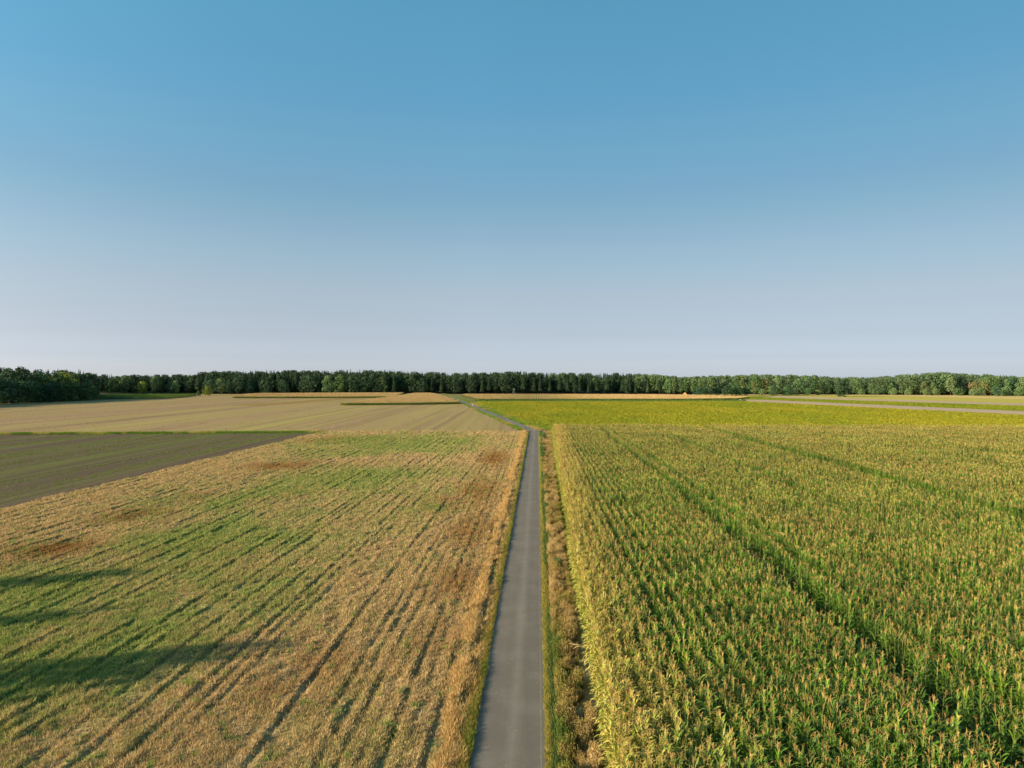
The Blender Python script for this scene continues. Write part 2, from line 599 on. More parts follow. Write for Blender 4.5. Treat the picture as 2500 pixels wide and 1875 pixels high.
def field_z(u, v):
    z = 0.12 * (fbm(u * 0.35, v * 0.18, 11, 3) - 0.5) + 0.20 * (fbm(u * 1.7, v * 1.1, 13, 3) - 0.5) * (0.5 + fbm(u * 0.15, v * 0.1, 14, 2))
    wob = 0.20 * (vnoise(v * 0.05, u * 0.02, 21) - 0.5) + 0.05 * (vnoise(v * 0.35, u * 0.3, 22) - 0.5)
    for k, (lu, s) in enumerate(LINES):
        d = u + wob - lu
        near = np.abs(d) < 1.0
        if not near.any():
            continue
        st = s * sstep(0.15, 0.48, vnoise(v * 0.08 + k * 7.7, k * 3.1 + 0.0 * u, 23)) * (0.5 + 0.8 * vnoise(v * 0.9, k + 0.0 * u, 24))
        z = z - st * 0.17 * np.exp(-(d / 0.13) ** 2) + st * 0.09 * np.exp(-((d + 0.30) / 0.18) ** 2)
    return z + 0.04


def straw_cols(g, r, n):
    straw = np.array([0.41, 0.275, 0.118])
    pale = np.array([0.66, 0.475, 0.235])
    green = np.array([0.26, 0.32, 0.075])
    rust = np.array([0.30, 0.135, 0.04])
    c = straw + (pale - straw) * n[:, None]
    c = c + (rust - c) * r[:, None]
    return c + (green - c) * g[:, None]


uu = np.linspace(-60.8, -2.64, 540)
vv = np.concatenate([np.arange(14, 70, 0.33), np.arange(70, V_END + 0.5, 0.75)])
UU, VV = np.meshgrid(uu, vv)
edge = sstep(-2.6, -3.2, UU) * sstep(V_END + 1, V_END - 2, VV)
ZZ = field_z(UU, VV) * edge
XX, YY = uv2xy(UU, VV)
gg, rr = field_map(UU.ravel(), VV.ravel())
nn = fbm(UU.ravel() * 2.0, VV.ravel() * 1.0, 71, 3)
cc = straw_cols(gg, rr, nn) * (0.60 + 0.40 * nn)[:, None]
nu_, nv_ = len(uu), len(vv)
ii = np.arange(nu_ * nv_).reshape(nv_, nu_)
ff = np.stack([ii[:-1, :-1], ii[:-1, 1:], ii[1:, 1:], ii[1:, :-1]], -1).reshape(-1, 4)
o = mesh_obj('stubble_field', np.stack([XX.ravel(), YY.ravel(), ZZ.ravel()], 1), ff, M_STUB, col=cc, smooth=True)
tag(o, 'mown stubble field with furrow lines, green regrowth and rust patches', 'field', kind='structure')


def sample_wedge(n, d0, d1, power, left=True, margin=1.12):
    """random points in the camera's wedge, denser near by (area density ~ d**-power)"""
    q = rng.uniform(0, 1, n)
    e = 2 - power
    d = (d0 ** e + q * (d1 ** e - d0 ** e)) ** (1 / e)
    x = rng.uniform(-0.735 * margin, 0.735 * margin, n) * d
    return x, d


# straw and grass clumps of the stubble field
x, y = sample_wedge(560000, 22, 207, 1.55)
u, v = xy2uv(x, y)
k = (u < -2.85) & (u > -60.6 + 1.2 * (vnoise(v * 0.2, 2.0, 44) - 0.5)) & (v < V_END - 0.6)
u, v, x, y = u[k], v[k], x[k], y[k]
g, r = field_map(u, v)
z = field_z(u, v)
d = np.hypot(x, y)
thick = fbm(u * 0.9, v * 0.55, 83, 3)
keep = rng.uniform(0, 1, len(u)) < np.clip(0.6 + 7 * z + 2.0 * (thick - 0.45), 0.24, 1)
u, v, x, y, g, r, z, d, thick = (q[keep] for q in (u, v, x, y, g, r, z, d, thick))
sz = (0.10 + 0.12 * rng.uniform(0, 1, len(u)) + 0.22 * np.clip(thick - 0.5, 0, 1)) * (d / 32) ** 0.35
gsel = np.clip(g * 0.9 + rng.normal(0, 0.27, len(u)) + 0.9 * (fbm(u * 2.2, v * 1.6, 85, 2) > 0.74), 0, 1)
c = straw_cols(gsel, np.clip(r + rng.normal(0, 0.1, len(u)), 0, 1), rng.uniform(0, 1, len(u)))
tufts('stubble_grass', x, y, z, sz, 0.035 * (d / 30) ** 0.6, c, 6, 1.4, M_GRASS, 'straw and green regrowth clumps covering the mown field left of the lane', 'grass')

# left road verge: taller grass right at the asphalt
n = 12000
v = 22 + (V_END - 22) * rng.uniform(0, 1, n) ** 1.7
u = U_L - 0.02 - np.abs(rng.normal(0, 0.20, n))
x, y = uv2xy(u, v)
d = np.hypot(x, y)
pn = fbm(v * 0.6, u * 2, 99, 3)
g = np.clip(sstep(0.42, 0.66, pn + rng.normal(0, 0.08, n)) * 0.6 + 0.55 * sstep(-0.35, 0.0, u - U_L), 0, 1)
c = np.array([0.40, 0.28, 0.075]) * (1 - g)[:, None] + np.array([0.15, 0.20, 0.035]) * g[:, None]
tufts('verge_grass', x, y, np.full(n, 0.02), (0.12 + 0.40 * rng.uniform(0, 1, n) * pn ** 1.5) * (d / 32) ** 0.15, 0.03 * (d / 30) ** 0.6, c, 7, 0.8, M_GRASS,
      'tall yellow green grass along the left edge of the lane', 'grass')


# raked hay lying in a ragged ridge beside the verge
n = 11000
v = 22 + (V_END - 24) * rng.uniform(0, 1, n) ** 1.6
u = -3.75 + rng.normal(0, 0.30, n) + 0.4 * (vnoise(v * 0.25, v * 0, 401) - 0.5)
hm_ = fbm(u * 1.5, v * 0.5, 403, 3)
k = hm_ > 0.42
u, v, hm_ = u[k], v[k], hm_[k]
n = len(u)
x, y = uv2xy(u, v)
d = np.hypot(x, y)
c = np.array([0.40, 0.25, 0.08]) + (np.array([0.68, 0.47, 0.20]) - np.array([0.40, 0.25, 0.08])) * rng.uniform(0, 1, (n, 1))
tufts('hay_ridge', x, y, field_z(u, v) + 0.02, (0.16 + 0.5 * np.clip(hm_ - 0.42, 0, .4) + 0.15 * rng.uniform(0, 1, n)) * (d / 32) ** 0.2, 0.035 * (d / 30) ** 0.6, c, 7, 1.25, M_GRASS,
      'ragged ridge of raked tan hay along the left verge', 'hay')


# right verge: trimmed yellow grass, dark weeds, dry brown stalks, fresh grass at the maize
def corn_edge(v):
    return np.interp(v, [0, 26, 53, 93, 190, 215], [2.58, 2.70, 2.86, 3.14, 4.3, 4.6]) + 0.12 * (vnoise(v * 0.15, 4.0, 61) - 0.5)


VE = V_END - 1
vs_, fs = [], []
for i in range(101):
    v = -30 + (VE + 30) * i / 100
    for q in range(5):
        uq = U_R - 0.06 + (corn_edge(v) + 0.4 - U_R + 0.06) * q / 4
        x, y = uv2xy(uq, v)
        vs_.append((x, y, 0.015 + (0.04 * (vnoise(v, q * 3.0, 63)) if 0 < q < 4 else 0)))
    if i:
        for q in range(4):
            a = (i - 1) * 5 + q
            fs.append((a, a + 1, a + 6, a + 5))
M_VERGE = m_field('verge_soil', [(0.3, (0.26, 0.185, 0.08)), (0.7, (0.46, 0.33, 0.15))], (0.27, 0.25, 0.07), 0.3)
tag(mesh_obj('verge_ground', vs_, fs, M_VERGE, smooth=True), 'bare brown verge between lane and maize', 'verge', kind='structure')


def verge_pts(n, p=1.8):
    return 22 + (VE - 22) * rng.uniform(0, 1, n) ** p


n = 9000
v = verge_pts(n)
u = U_R + 0.0 + np.abs(rng.normal(0.12, 0.13, n))
x, y = uv2xy(u, v)
d = np.hypot(x, y)
c = np.array([0.36, 0.28, 0.07]) * np.ones((n, 1)) + np.array([-0.14, -0.04, -0.03]) * rng.uniform(0, 1, (n, 1))
tufts('roadside_grass', x, y, np.full(n, 0.02), (0.14 + 0.14 * rng.uniform(0, 1, n)) * (d / 32) ** 0.2, 0.03 * (d / 30) ** 0.6, c, 6, 0.9, M_GRASS,
      'short yellow grass strip along the right edge of the lane', 'grass')

n = 5200
v = verge_pts(n, 2.2)
u = U_R + 0.55 + rng.normal(0, 0.12, n)
k = fbm(v * 0.14, u * 0.0, 101, 3) > 0.57 - 0.08 * sstep(70, 30, v)
u, v = u[k], v[k]
n = len(u)
x, y = uv2xy(u, v)
d = np.hypot(x, y)
c = np.array([0.075, 0.13, 0.035]) * np.ones((n, 1))
tufts('green_weeds', x, y, np.full(n, 0.02), (0.2 + 0.3 * rng.uniform(0, 1, n)) * (d / 32) ** 0.2, 0.06 * (d / 30) ** 0.6, c, 8, 0.8, M_GRASS,
      'dark green leafy weeds inside the right verge', 'weeds')

# dry weeds: stems with ragged leaves and seed heads
def weed_kind(seed, stems, h, spread):
    rs = np.random.default_rng(seed)
    V, Fc, C = [], [], []
    cs = []
    for i in range(stems):
        a = rs.uniform(0, 6.28)
        le = rs.uniform(0.05, 0.45)
        hh = h * rs.uniform(0.6, 1.1)
        bx, by = math.cos(a) * spread * rs.uniform(0, .6), math.sin(a) * spread * rs.uniform(0, .6)
        tx, ty, tz = bx + math.cos(a) * math.sin(le) * hh, by + math.sin(a) * math.sin(le) * hh, math.cos(le) * hh
        i0 = len(V)
        V += [(bx - .012, by, -.05), (bx + .012, by, -.05), (tx, ty, tz)]
        Fc.append((i0, i0 + 1, i0 + 2))
        for k in range(14):
            t = rs.uniform(0.2, 1.02)
            cs.append((bx + (tx - bx) * t + rs.normal(0, .025), by + (ty - by) * t + rs.normal(0, .025), tz * t))
    cs = np.array(cs)
    nr = rs.normal(0, 1, cs.shape) + np.array([0, 0, .3])
    LV, LF = leaf_quads(rs, cs, nr, rs.uniform(.025, .075, len(cs)))
    b = len(V)
    V += [tuple(q) for q in LV]
    Fc += [tuple(int(z_) + b for z_ in f) for f in LF]
    return V, Fc


def leaf_quads(rs, c, nr, s):
    n = len(c)
    nr = nr / np.linalg.norm(nr, axis=1)[:, None]
    t = np.cross(nr, rs.normal(0, 1, (n, 3)))
    t /= np.linalg.norm(t, axis=1)[:, None] + 1e-9
    b = np.cross(nr, t)
    s = s[:, None] * 0.5
    V = np.stack([c - t * s * 1.2, c + b * s * 0.8, c + t * s * 1.2, c - b * s * 0.8], 1).reshape(-1, 3)
    return V, np.arange(4 * n).reshape(n, 4)


def m_weed():
    g = G('dry_weed')
    tone = inst(g, 'tone')
    tc = g.node('ShaderNodeTexCoord').outputs['Object']
    n = g.noise(tc, 7, 2)
    c = g.ramp(tone, [(0.0, (0.10, 0.15, 0.03)), (0.25, (0.30, 0.26, 0.06)), (0.5, (0.38, 0.27, 0.10)), (1.0, (0.58, 0.42, 0.18))])
    k = g.ramp(n, [(0.3, (0.6, 0.6, 0.6)), (0.7, (1.25, 1.25, 1.25))])
    return g.finish(g.mix(1.0, c, k, 'MULTIPLY'), 0.9, 0.05, transl=0.2)


M_WEED = m_weed()
weed_coll = bpy.data.collections.new('weed_kinds')
for q in range(5):
    wv, wf = weed_kind(500 + q, 20 + 2 * q, 0.75, 0.34)
    weed_coll.objects.link(mesh_obj('weed_kind_%d' % q, wv, wf, M_WEED, link=False))
n = 13000
v = verge_pts(n, 1.5)
ce = corn_edge(v)
u = U_R + 0.55 + (ce - 0.42 - U_R - 0.55) * rng.uniform(0, 1, n)
tk = fbm(u * 2.2, v * 1.1, 111, 3)
k = (tk > 0.38) & (u < ce - 0.42 - 0.35 * vnoise(v * 0.2, v * 0, 405))
u, v, tk = u[k], v[k], tk[k]
n = len(u)
x, y = uv2xy(u, v)
hs_ = np.clip(0.38 + 1.5 * (tk - 0.38) + rng.normal(0, .12, n), 0.25, 1.0) * (0.5 + 0.5 * sstep(150, 50, v))
tn = np.clip(0.62 + (fbm(u * 1.0, v * 0.35, 117, 3) - 0.5) * 1.3 + rng.normal(0, .14, n) - 0.3 * (fbm(v * 0.5, u * 1.2, 119, 3) > 0.56) * sstep(60, 30, v), 0, 1)
scatter('dry_weeds', np.stack([x, y, np.full(n, 0.02)], 1), rng.uniform(0, 6.28, n), np.stack([hs_ * .62, hs_ * .62, hs_], 1), rng.integers(0, 5, n), weed_coll,
        {'tone': tn}, 'dry brown upright weeds filling the right verge', 'weeds')

n = 9000
v = 50 + (VE - 50) * rng.uniform(0, 1, n) ** 1.3
wd = 0.30 * sstep(50, 62, v) * sstep(0.25, 0.5, fbm(v * 0.06, v * 0, 131, 2))
u = corn_edge(v) - 0.30 + rng.normal(0, 1, n) * wd
x, y = uv2xy(u, v)
d = np.hypot(x, y)
c = np.array([0.19, 0.25, 0.03]) * np.ones((n, 1))
tufts('fresh_grass', x, y, np.full(n, 0.02), 0.16 + 0.16 * rng.uniform(0, 1, n), 0.03 * (d / 30) ** 0.6, c, 6, 0.9, M_GRASS,
      'fresh green grass ribbon at the foot of the maize edge', 'grass')

# dark ploughed field on the left, with green seedling bands
pl = [uv2xy(-60.5, 10), uv2xy(-60.5, 196), P(770, 1056.5), P(300, 1060), P(0, 1062), P(-500, 1066), uv2xy(-330, 10)]
sheet('ploughed_field', pl, 0.02, M_PLOUGH, 'dark ploughed field with faint green rows on the far left', 'field')
x, y = sample_wedge(120000, 50, 205, 1.1, margin=1.1)
u, v = xy2uv(x, y)
k = (u < -60.9) & inpoly(x, y, pl)
u, v, x, y = u[k], v[k], x[k], y[k]
b = fbm(u * 0.45, v * 0.006, 141, 3) * 0.75 + 0.25 * fbm(u * 0.5, v * 0.15, 143, 3)
k = rng.uniform(0, 1, len(u)) < np.clip((b - 0.5) * 7, 0.03, 1)
u, v, x, y = u[k], v[k], x[k], y[k]
d = np.hypot(x, y)
n = len(x)
tufts('green_seedlings', x, y, np.full(n, 0.02), 0.13 * (d / 70) ** 0.5 * rng.uniform(0.6, 1.3, n), 0.05 * (d / 70) ** 0.6, np.array([0.15, 0.21, 0.03]) * np.ones((n, 1)), 5, 0.9, M_GRASS,
      'thin bands of green seedlings on the dark ploughed field', 'seedlings')

# green balk between the ploughed and the harvested field
n = 9000
t = rng.uniform(0, 1, n)
X = -60 + 850 * t
Y = 1059.5 - 4.5 * t + rng.normal(0, 1.0, n)
pp = np.array([P(a, b) for a, b in zip(X, Y)])
gn = fbm(X * 0.02, X * 0, 151, 3)
c = np.array([0.30, 0.28, 0.06]) + (np.array([0.11, 0.19, 0.02]) - np.array([0.30, 0.28, 0.06])) * sstep(0.3, 0.55, gn)[:, None]
tufts('grass_balk', pp[:, 0], pp[:, 1], np.full(n, 0.02), 0.25 + 0.4 * rng.uniform(0, 1, n) * gn, np.full(n, 0.12), c, 5, 0.9, M_GRASS,
      'thin bright green grass line between dark ploughed and brown harvested fields', 'grass')

# harvested field behind
hp = [uv2xy(-3.4, V_END + 0.6), P(1240, 1031), P(1196, 1012), P(1150, 994), P(1128, 985), P(1050, 963), P(960, 958), P(500, 962), P(300, 975), P(0, 986), P(-700, 1010), P(-900, 1072), P(0, 1060.5), P(780, 1055)]
sheet('harvested_field', hp, 0.008, M_HARV, 'brown harvested field with long drill lines behind the stubble', 'field')
n = 42000
x = rng.uniform(-400, 8, n)

y = 200 + 560 * rng.uniform(0, 1, n) ** 1.6
k = inpoly(x, y, hp)
x, y = x[k], y[k]
u, v = xy2uv(x, y)
b = fbm(u * 0.3, v * 0.004, 161, 3)
k = rng.uniform(0, 1, len(x)) < np.clip((b - 0.40) * 3.5, 0.1, 1)
x, y, b = x[k], y[k], b[k]
n = len(x)
c = np.array([0.40, 0.30, 0.14]) + (np.array([0.30, 0.28, 0.09]) - np.array([0.40, 0.30, 0.14])) * sstep(-20, -170, x)[:, None]
tufts('field_straw', x, y, np.full(n, 0.01), rng.uniform(0.12, 0.3, n), np.full(n, 0.22), c, 4, 1.2, M_GRASS,
      'thin pale straw lying in lines on the brown harvested field', 'straw')
wp = [P(556, 990.5), P(640, 991), P(730, 985), P(820, 977), P(905, 970.5), P(905, 969), P(800, 974), P(700, 981), P(600, 986)]
sheet('weedy_strip', wp, 0.016, m_field('weedy_brown', [(0.3, (0.22, 0.13, 0.05)), (0.7, (0.36, 0.22, 0.08))], (0.25, 0.21, 0.06), .4),
      'rust brown weedy wedge in the harvested field below the far left maize', 'field')

# right hand strips
sheet('bean_soil', [uv2xy(4.2, V_END + 2), P(1300, 1043), P(1262, 1029), P(1225, 1011), P(1185, 994), P(1165, 985), P(1160, 979), P(1400, 977.5), P(1812, 979), P(2500, 1014.5), P(3300, 1056), uv2xy(330, V_END + 2)],
      0.006, M_SOYSOIL, 'yellow green bean field ground beyond the maize', 'field')
sheet('tan_strip', [P(1815, 979), P(2500, 1014.5), P(3300, 1056), P(3300, 1039), P(2500, 1004), P(1860, 975.8), P(1815, 975.5)], 0.010, M_TAN,
      'long bare tan strip running across the right side', 'field')
sheet('green_strip', [P(1800, 975), P(1860, 975.8), P(2500, 1004), P(3300, 1039), P(3300, 1016), P(2500, 990.4), P(2000, 974.6), P(1860, 969.5), P(1800, 969)], 0.012, M_GREENSTRIP,
      'green crop strip just beyond the bare tan strip', 'field')
sheet('pale_strip', [P(1860, 969.5), P(2000, 974.6), P(2500, 990.4), P(3300, 1016), P(3300, 1006), P(2500, 984.8), P(2000, 970), P(1900, 967)], 0.014, M_TAN,
      'thin pale brown strip behind the green crop strip', 'field')
sheet('yellow_strip', [P(1700, 966), P(1800, 969), P(1900, 967.2), P(2000, 970), P(2500, 984.8), P(3300, 1006), P(3300, 986), P(2500, 975), P(2120, 966.5), P(1700, 963.5)], 0.016, M_YELLOW,
      'yellow green strip before the right wood', 'field')
sheet('straw_strip', [P(1700, 963.3), P(2120, 966.3), P(2500, 974.8), P(3300, 985.8), P(3300, 970), P(2500, 962), P(1700, 958)], 0.018, M_STRAW,
      'pale straw field at the foot of the right wood', 'field')

# grass beside the farm track
tr = np.array(TRACK)
n = 9000
i = rng.integers(1, len(tr) - 1, n)
t = rng.uniform(0, 1, n)[:, None]
pp = tr[i] * (1 - t) + tr[i + 1] * t
dd = tr[i + 1] - tr[i]
dd = dd / np.linalg.norm(dd, axis=1)[:, None]
nrm = np.stack([dd[:, 1], -dd[:, 0]], 1)
side = np.where(rng.uniform(0, 1, n) < 0.62, 1, -1)
off = side * (1.75 + np.abs(rng.normal(0, 1, n)) * np.where(side > 0, 2.2, 0.9))
pp = pp + nrm * off[:, None]
k = (pp[:, 1] > V_END + 5)
pp, off = pp[k], off[k]
n = len(pp)
gn = fbm(pp[:, 1] * 0.05, off * 0.3, 171, 3)[:, None]
c = np.array([0.14, 0.22, 0.03]) + (np.array([0.34, 0.28, 0.08]) - np.array([0.14, 0.22, 0.03])) * sstep(0.45, 0.65, gn)
tufts('track_grass', pp[:, 0], pp[:, 1], np.full(n, 0.01), 0.3 + 0.3 * rng.uniform(0, 1, n), np.full(n, 0.2), c, 5, 0.8, M_GRASS,
      'green grass on both sides of the farm track', 'grass')


# ------------------------------------------------------------------ maize
def m_leaf():
    g = G('maize_leaf')
    dry = inst(g, 'dry')
    tone = inst(g, 'tone')
    tc = g.node('ShaderNodeTexCoord').outputs['Object']
    sx = g.node('ShaderNodeSeparateXYZ')
    g.l.new(tc, sx.inputs[0])
    n = g.ramp(g.noise(tc, 3.2, 2), [(0.32, (0, 0, 0)), (0.68, (1, 1, 1))])
    green = g.mix(tone, (0.011, 0.076, 0.011), (0.118, 0.255, 0.015))
    green = g.mix(g.math('MULTIPLY', n, 0.45), green, (0.22, 0.28, 0.025))
    yel = g.mix(n, (0.33, 0.37, 0.035), (0.62, 0.46, 0.12))
    f = g.math('MULTIPLY', dry, g.math('ADD', 0.35, g.math('MULTIPLY', n, 1.2)))
    f = g.math('MINIMUM', f, 0.9)
    c = g.mix(f, green, yel)
    return g.finish(c, 0.5, 0.3, transl=0.15)


def m_tassel(name, cols):
    g = G(name)
    tone = inst(g, 'tone')
    c = g.mix(tone, *cols)
    return g.finish(c, 0.85, 0.1, transl=0.2)


M_LEAF, M_TASSEL = m_leaf(), m_tassel('maize_tassel', ((0.40, 0.25, 0.078), (0.62, 0.45, 0.15)))
M_FARTASSEL = m_tassel('ripe_maize_tassel', ((0.58, 0.40, 0.18), (0.70, 0.51, 0.25)))
M_STALK = plain('maize_stalk', (0.16, 0.19, 0.05))


def corn_leaf(V, Fc, z0, ang, L, wid, up, droop, rs):
    """one arched strap leaf, four segments, tapered"""
    nseg = 4
    x = 0.0
    z = z0
    el = up
    b = len(V)
    ca, sa = math.cos(ang), math.sin(ang)
    tw = rs.uniform(-0.5, 0.5)
    for i in range(nseg + 1):
        t = i / nseg
        w = wid * (0.55 + 1.2 * t) * (1 - t) ** 0.55 if t < 1 else 0.0
        w = max(w, 0.004)
        px, py = ca * x, sa * x
        dz = math.sin(tw * t) * w * 0.5
        V.append((px - sa * w / 2, py + ca * w / 2, z + dz))
        V.append((px + sa * w / 2, py - ca * w / 2, z - dz))
        if i:
            q = b + 2 * i
            Fc.append((q - 2, q - 1, q + 1, q))
        st = L / nseg
        x += math.cos(el) * st
        z += math.sin(el) * st
        el -= droop * (0.6 + 0.9 * t)


def tube(V, Fc, a, b, ra, rb, n=4):
    a, b = Vector(a), Vector(b)
    d = (b - a).normalized()
    s = d.orthogonal().normalized()
    t = d.cross(s)
    i0 = len(V)
    for k in range(n):
        q = 2 * math.pi * k / n
        o = s * math.cos(q) + t * math.sin(q)
        V.append(tuple(a + o * ra))
        V.append(tuple(b + o * rb))
    for k in range(n):
        j = (k + 1) % n
        Fc.append((i0 + 2 * k, i0 + 2 * j, i0 + 2 * j + 1, i0 + 2 * k + 1))
    Fc.append(tuple(i0 + 2 * k for k in range(n)))
    Fc.append(tuple(i0 + 2 * k + 1 for k in range(n))[::-1])


def corn_parts(seed, far=False):
    rs = random.Random(seed)
    hst = rs.uniform(1.85, 2.05)
    SV, SF, LV, LF, TV, TF = [], [], [], [], [], []
    tube(SV, SF, (0, 0, -0.05), (rs.uniform(-.05, .05), rs.uniform(-.05, .05), hst), 0.016, 0.008)
    a0 = rs.uniform(0, 6.28)
    nl = 8 if far else 14
    for i in range(nl):
        t = (i + 0.5) / nl
        ang = a0 + math.pi * i + rs.gauss(0, 0.45)
        L = (0.74 - 0.36 * max(0, t - 0.55) / 0.45) * rs.uniform(0.85, 1.1)
        up = math.radians(rs.uniform(42, 68) if t < 0.7 else rs.uniform(46, 74))
        corn_leaf(LV, LF, 0.25 + (hst - 0.35) * t, ang, L, (0.080 if not far else 0.15) * rs.uniform(0.85, 1.15), up, rs.uniform(0.34, 0.75) if t < 0.75 else rs.uniform(0.10, 0.60), rs)
    tube(TV, TF, (0, 0, hst - 0.05), (rs.uniform(-.05, .05), rs.uniform(-.05, .05), hst + (rs.uniform(.22, .32) if not far else .36)), 0.0065 if not far else 0.03, 0.003 if not far else 0.02, 3)
    for i in range(8 if far else 5):
        q = rs.uniform(0, 6.28)
        sp = math.radians(rs.uniform(12, 42))
        ln = rs.uniform(0.12, 0.20) if not far else rs.uniform(0.2, 0.32)
        z0 = hst + rs.uniform(0.02, 0.14)
        m_ = (math.cos(q) * math.sin(sp) * ln * 0.6, math.sin(q) * math.sin(sp) * ln * 0.6, z0 + math.cos(sp) * ln * 0.65)
        e_ = (math.cos(q) * math.sin(sp) * ln * 1.25, math.sin(q) * math.sin(sp) * ln * 1.25, z0 + math.cos(sp) * ln * 0.85)
        r_ = 0.0048 if not far else 0.045
        tube(TV, TF, (0, 0, z0), m_, r_, r_, 3)
        tube(TV, TF, m_, e_, r_, 0.004, 3)
    return (SV, SF), (LV, LF), (TV, TF)


def merged(parts, mats, name, coll):
    V, Fc, mi = [], [], []
    for k, (v_, f_) in enumerate(parts):
        b = len(V)
        V += v_
        Fc += [tuple(q + b for q in f) for f in f_]
        mi += [k] * len(f_)
    o = mesh_obj(name, V, Fc, mats, midx=mi, link=False)
    coll.objects.link(o)
    return o


CORN_SEEDS = [101, 102, 103, 104, 105, 106]
corn_coll = bpy.data.collections.new('maize_kinds')
far_coll = bpy.data.collections.new('far_maize_kinds')
shade_coll = bpy.data.collections.new('shade_tinted_maize_kinds')
corn_meshes = []
for q, sd in enumerate(CORN_SEEDS):
    pr = corn_parts(sd)
    merged(pr, [M_STALK, M_LEAF, M_TASSEL], 'maize_kind_%d' % q, corn_coll)
    corn_meshes.append([mesh_obj(nm, pv, pf, mt, link=False).data for nm, (pv, pf), mt in zip(('stalk', 'leaves', 'tassel'), pr, (M_STALK, M_LEAF, M_TASSEL))])
for q in range(4):
    merged(corn_parts(200 + q, True), [M_STALK, M_LEAF, M_FARTASSEL], 'far_maize_kind_%d' % q, far_coll)
    merged(corn_parts(200 + q, True), [M_STALK, M_LEAF, M_LEAF], 'shade_tinted_maize_kind_%d' % q, shade_coll)  # tassels coloured leaf green, painting in the shade of the left wood

TRAMS = [(16.4, 0.64), (18.65, 0.54), (30.65, 0.36), (38.9, 0.36), (45.4, 1.5)]
rows_u = np.arange(2.9, 190, 0.75)
CU, CV = [], []
for ru in rows_u:
    v0 = max(14.0, (ru - 8) / 0.80)
    v1 = 203.5
    v = v0
    sp = 0.17
    vs_r = np.arange(v0, v1, 0.128)
    # thin out far along the row, where plants overlap each other in the picture
    dist = np.hypot(ru, vs_r)
    pk = np.where(dist < 70, 1.0, np.where(dist < 120, 0.75, 0.55))
    vs_r = vs_r[rng.uniform(0, 1, len(vs_r)) < pk * 0.96]
    CU.append(np.full(len(vs_r), ru))
    CV.append(vs_r)
bv = rng.uniform(14, 203, 5200)
CU.append(corn_edge(bv) + rng.uniform(0.0, 1, 5200) ** 1.4 * 3.0)
CV.append(bv)
CU, CV = np.concatenate(CU), np.concatenate(CV)
CU = CU + rng.normal(0, 1, len(CU)) * np.where(CU < 12, 0.05, 0.09)
CV = CV + rng.normal(0, 0.05, len(CV))
k = CU > corn_edge(CV) - 0.05
for tu, tw_ in TRAMS:
    amp = 0.5 + 0.5 * vnoise(CV * 0.12, tu + 0 * CV, 181)
    tr_ = np.abs(CU - tu - 0.10 * (vnoise(CV * 0.05, tu + 0 * CV, 183) - 0.5)) < tw_ * (0.9 + 0.2 * amp) + (0.14 * sstep(105, 55, CV) if tu < 18 else 0.0)
    if tw_ < 0.365 and tu > 20:
        tr_ &= vnoise(CV * 0.08, tu + 3 + 0 * CV, 185) > 0.38
    k &= ~(tr_ & (rng.uniform(0, 1, len(CU)) > 0.07))
thin = fbm(CU * 0.10, CV * 0.10, 187, 3)
k &= rng.uniform(0, 1, len(CU)) > np.clip((thin - 0.60) * 2.5, 0.08, 0.55)
k &= ~((CV > 198.6) & (CV < 200.9) & (CU > 42))
CU, CV = CU[k], CV[k]
CX, CY = uv2xy(CU, CV)
n = len(CX)
hn = fbm(CU * 0.12, CV * 0.08, 191, 3)
# the border rows and the far end are drier
dry = np.clip(1.15 * np.exp(-np.clip(CU - corn_edge(CV) - 1.0, 0, None) / 1.6) + 0.45 * np.exp(-np.clip(204 - CV, 0, None) / 22.0) + (fbm(CU * 0.16, CV * 0.1, 193, 3) - 0.5) * 0.8 + rng.normal(0, 0.13, n)
              - 0.16 + 0.17 * sstep(60, 190, CV), 0, 1)
tone = np.clip(0.5 + (fbm(CU * 0.3, CV * 0.2, 195, 2) - 0.5) * 0.9 + rng.normal(0, 0.30, n), 0, 1)
sc = (0.86 + 0.22 * hn + rng.normal(0, 0.08, n))
far_w = 1 + 0.25 * sstep(70, 140, np.hypot(CX, CY))
idx = rng.integers(0, len(CORN_SEEDS), n)
rz = rng.uniform(0, 6.28, n)
# the three hundred that show largest are plants of their own
cosd = np.hypot(CX, CY)
Ypix = HZ + (H - 2.1) * F / CY
Xpix = 1250 + F * CX / CY
vis = (Ypix < 1905) & (Xpix < 2480) & (Xpix > 1250) & (Ypix > 1780)
order = np.argsort(np.where(vis, CY, 1e9))[:300]
own = np.zeros(n, bool)
own[order] = True
m = ~own
lean_ = rng.normal(0, 0.05, (n, 2))
scatter('maize_field', np.stack([CX, CY, np.zeros(n)], 1)[m], rz[m], np.stack([sc * far_w, sc * far_w, sc], 1)[m], idx[m], corn_coll,
        {'dry': dry[m], 'tone': tone[m], 'tilt': lean_[m]}, 'dense tall maize field right of the lane, green leaves and tan tassels', 'maize')
for j in order:
    t = bpy.data.objects.new('maize_plant', None)
    t.empty_display_size = 0.1
    COL.objects.link(t)
    t.location = (CX[j], CY[j], 0)
    t.rotation_euler = (lean_[j, 0], lean_[j, 1], rz[j])
    t.scale = (sc[j], sc[j], sc[j])
    if dry[j] > 0.55:
        tag(t, 'yellowed dry maize plant in the border rows by the verge, nearest the camera', 'maize plant', 'nearest maize plants')
    else:
        tag(t, 'green maize plant with tan tassel in the dense rows nearest the camera', 'maize plant', 'nearest maize plants')
    for nm, me in zip(('stalk', 'leaves', 'tassel'), corn_meshes[idx[j]]):
        c_ = bpy.data.objects.new(nm, me)
        COL.objects.link(c_)
        c_.parent = t
        c_['dry'] = float(dry[j])
        c_['tone'] = float(tone[j])

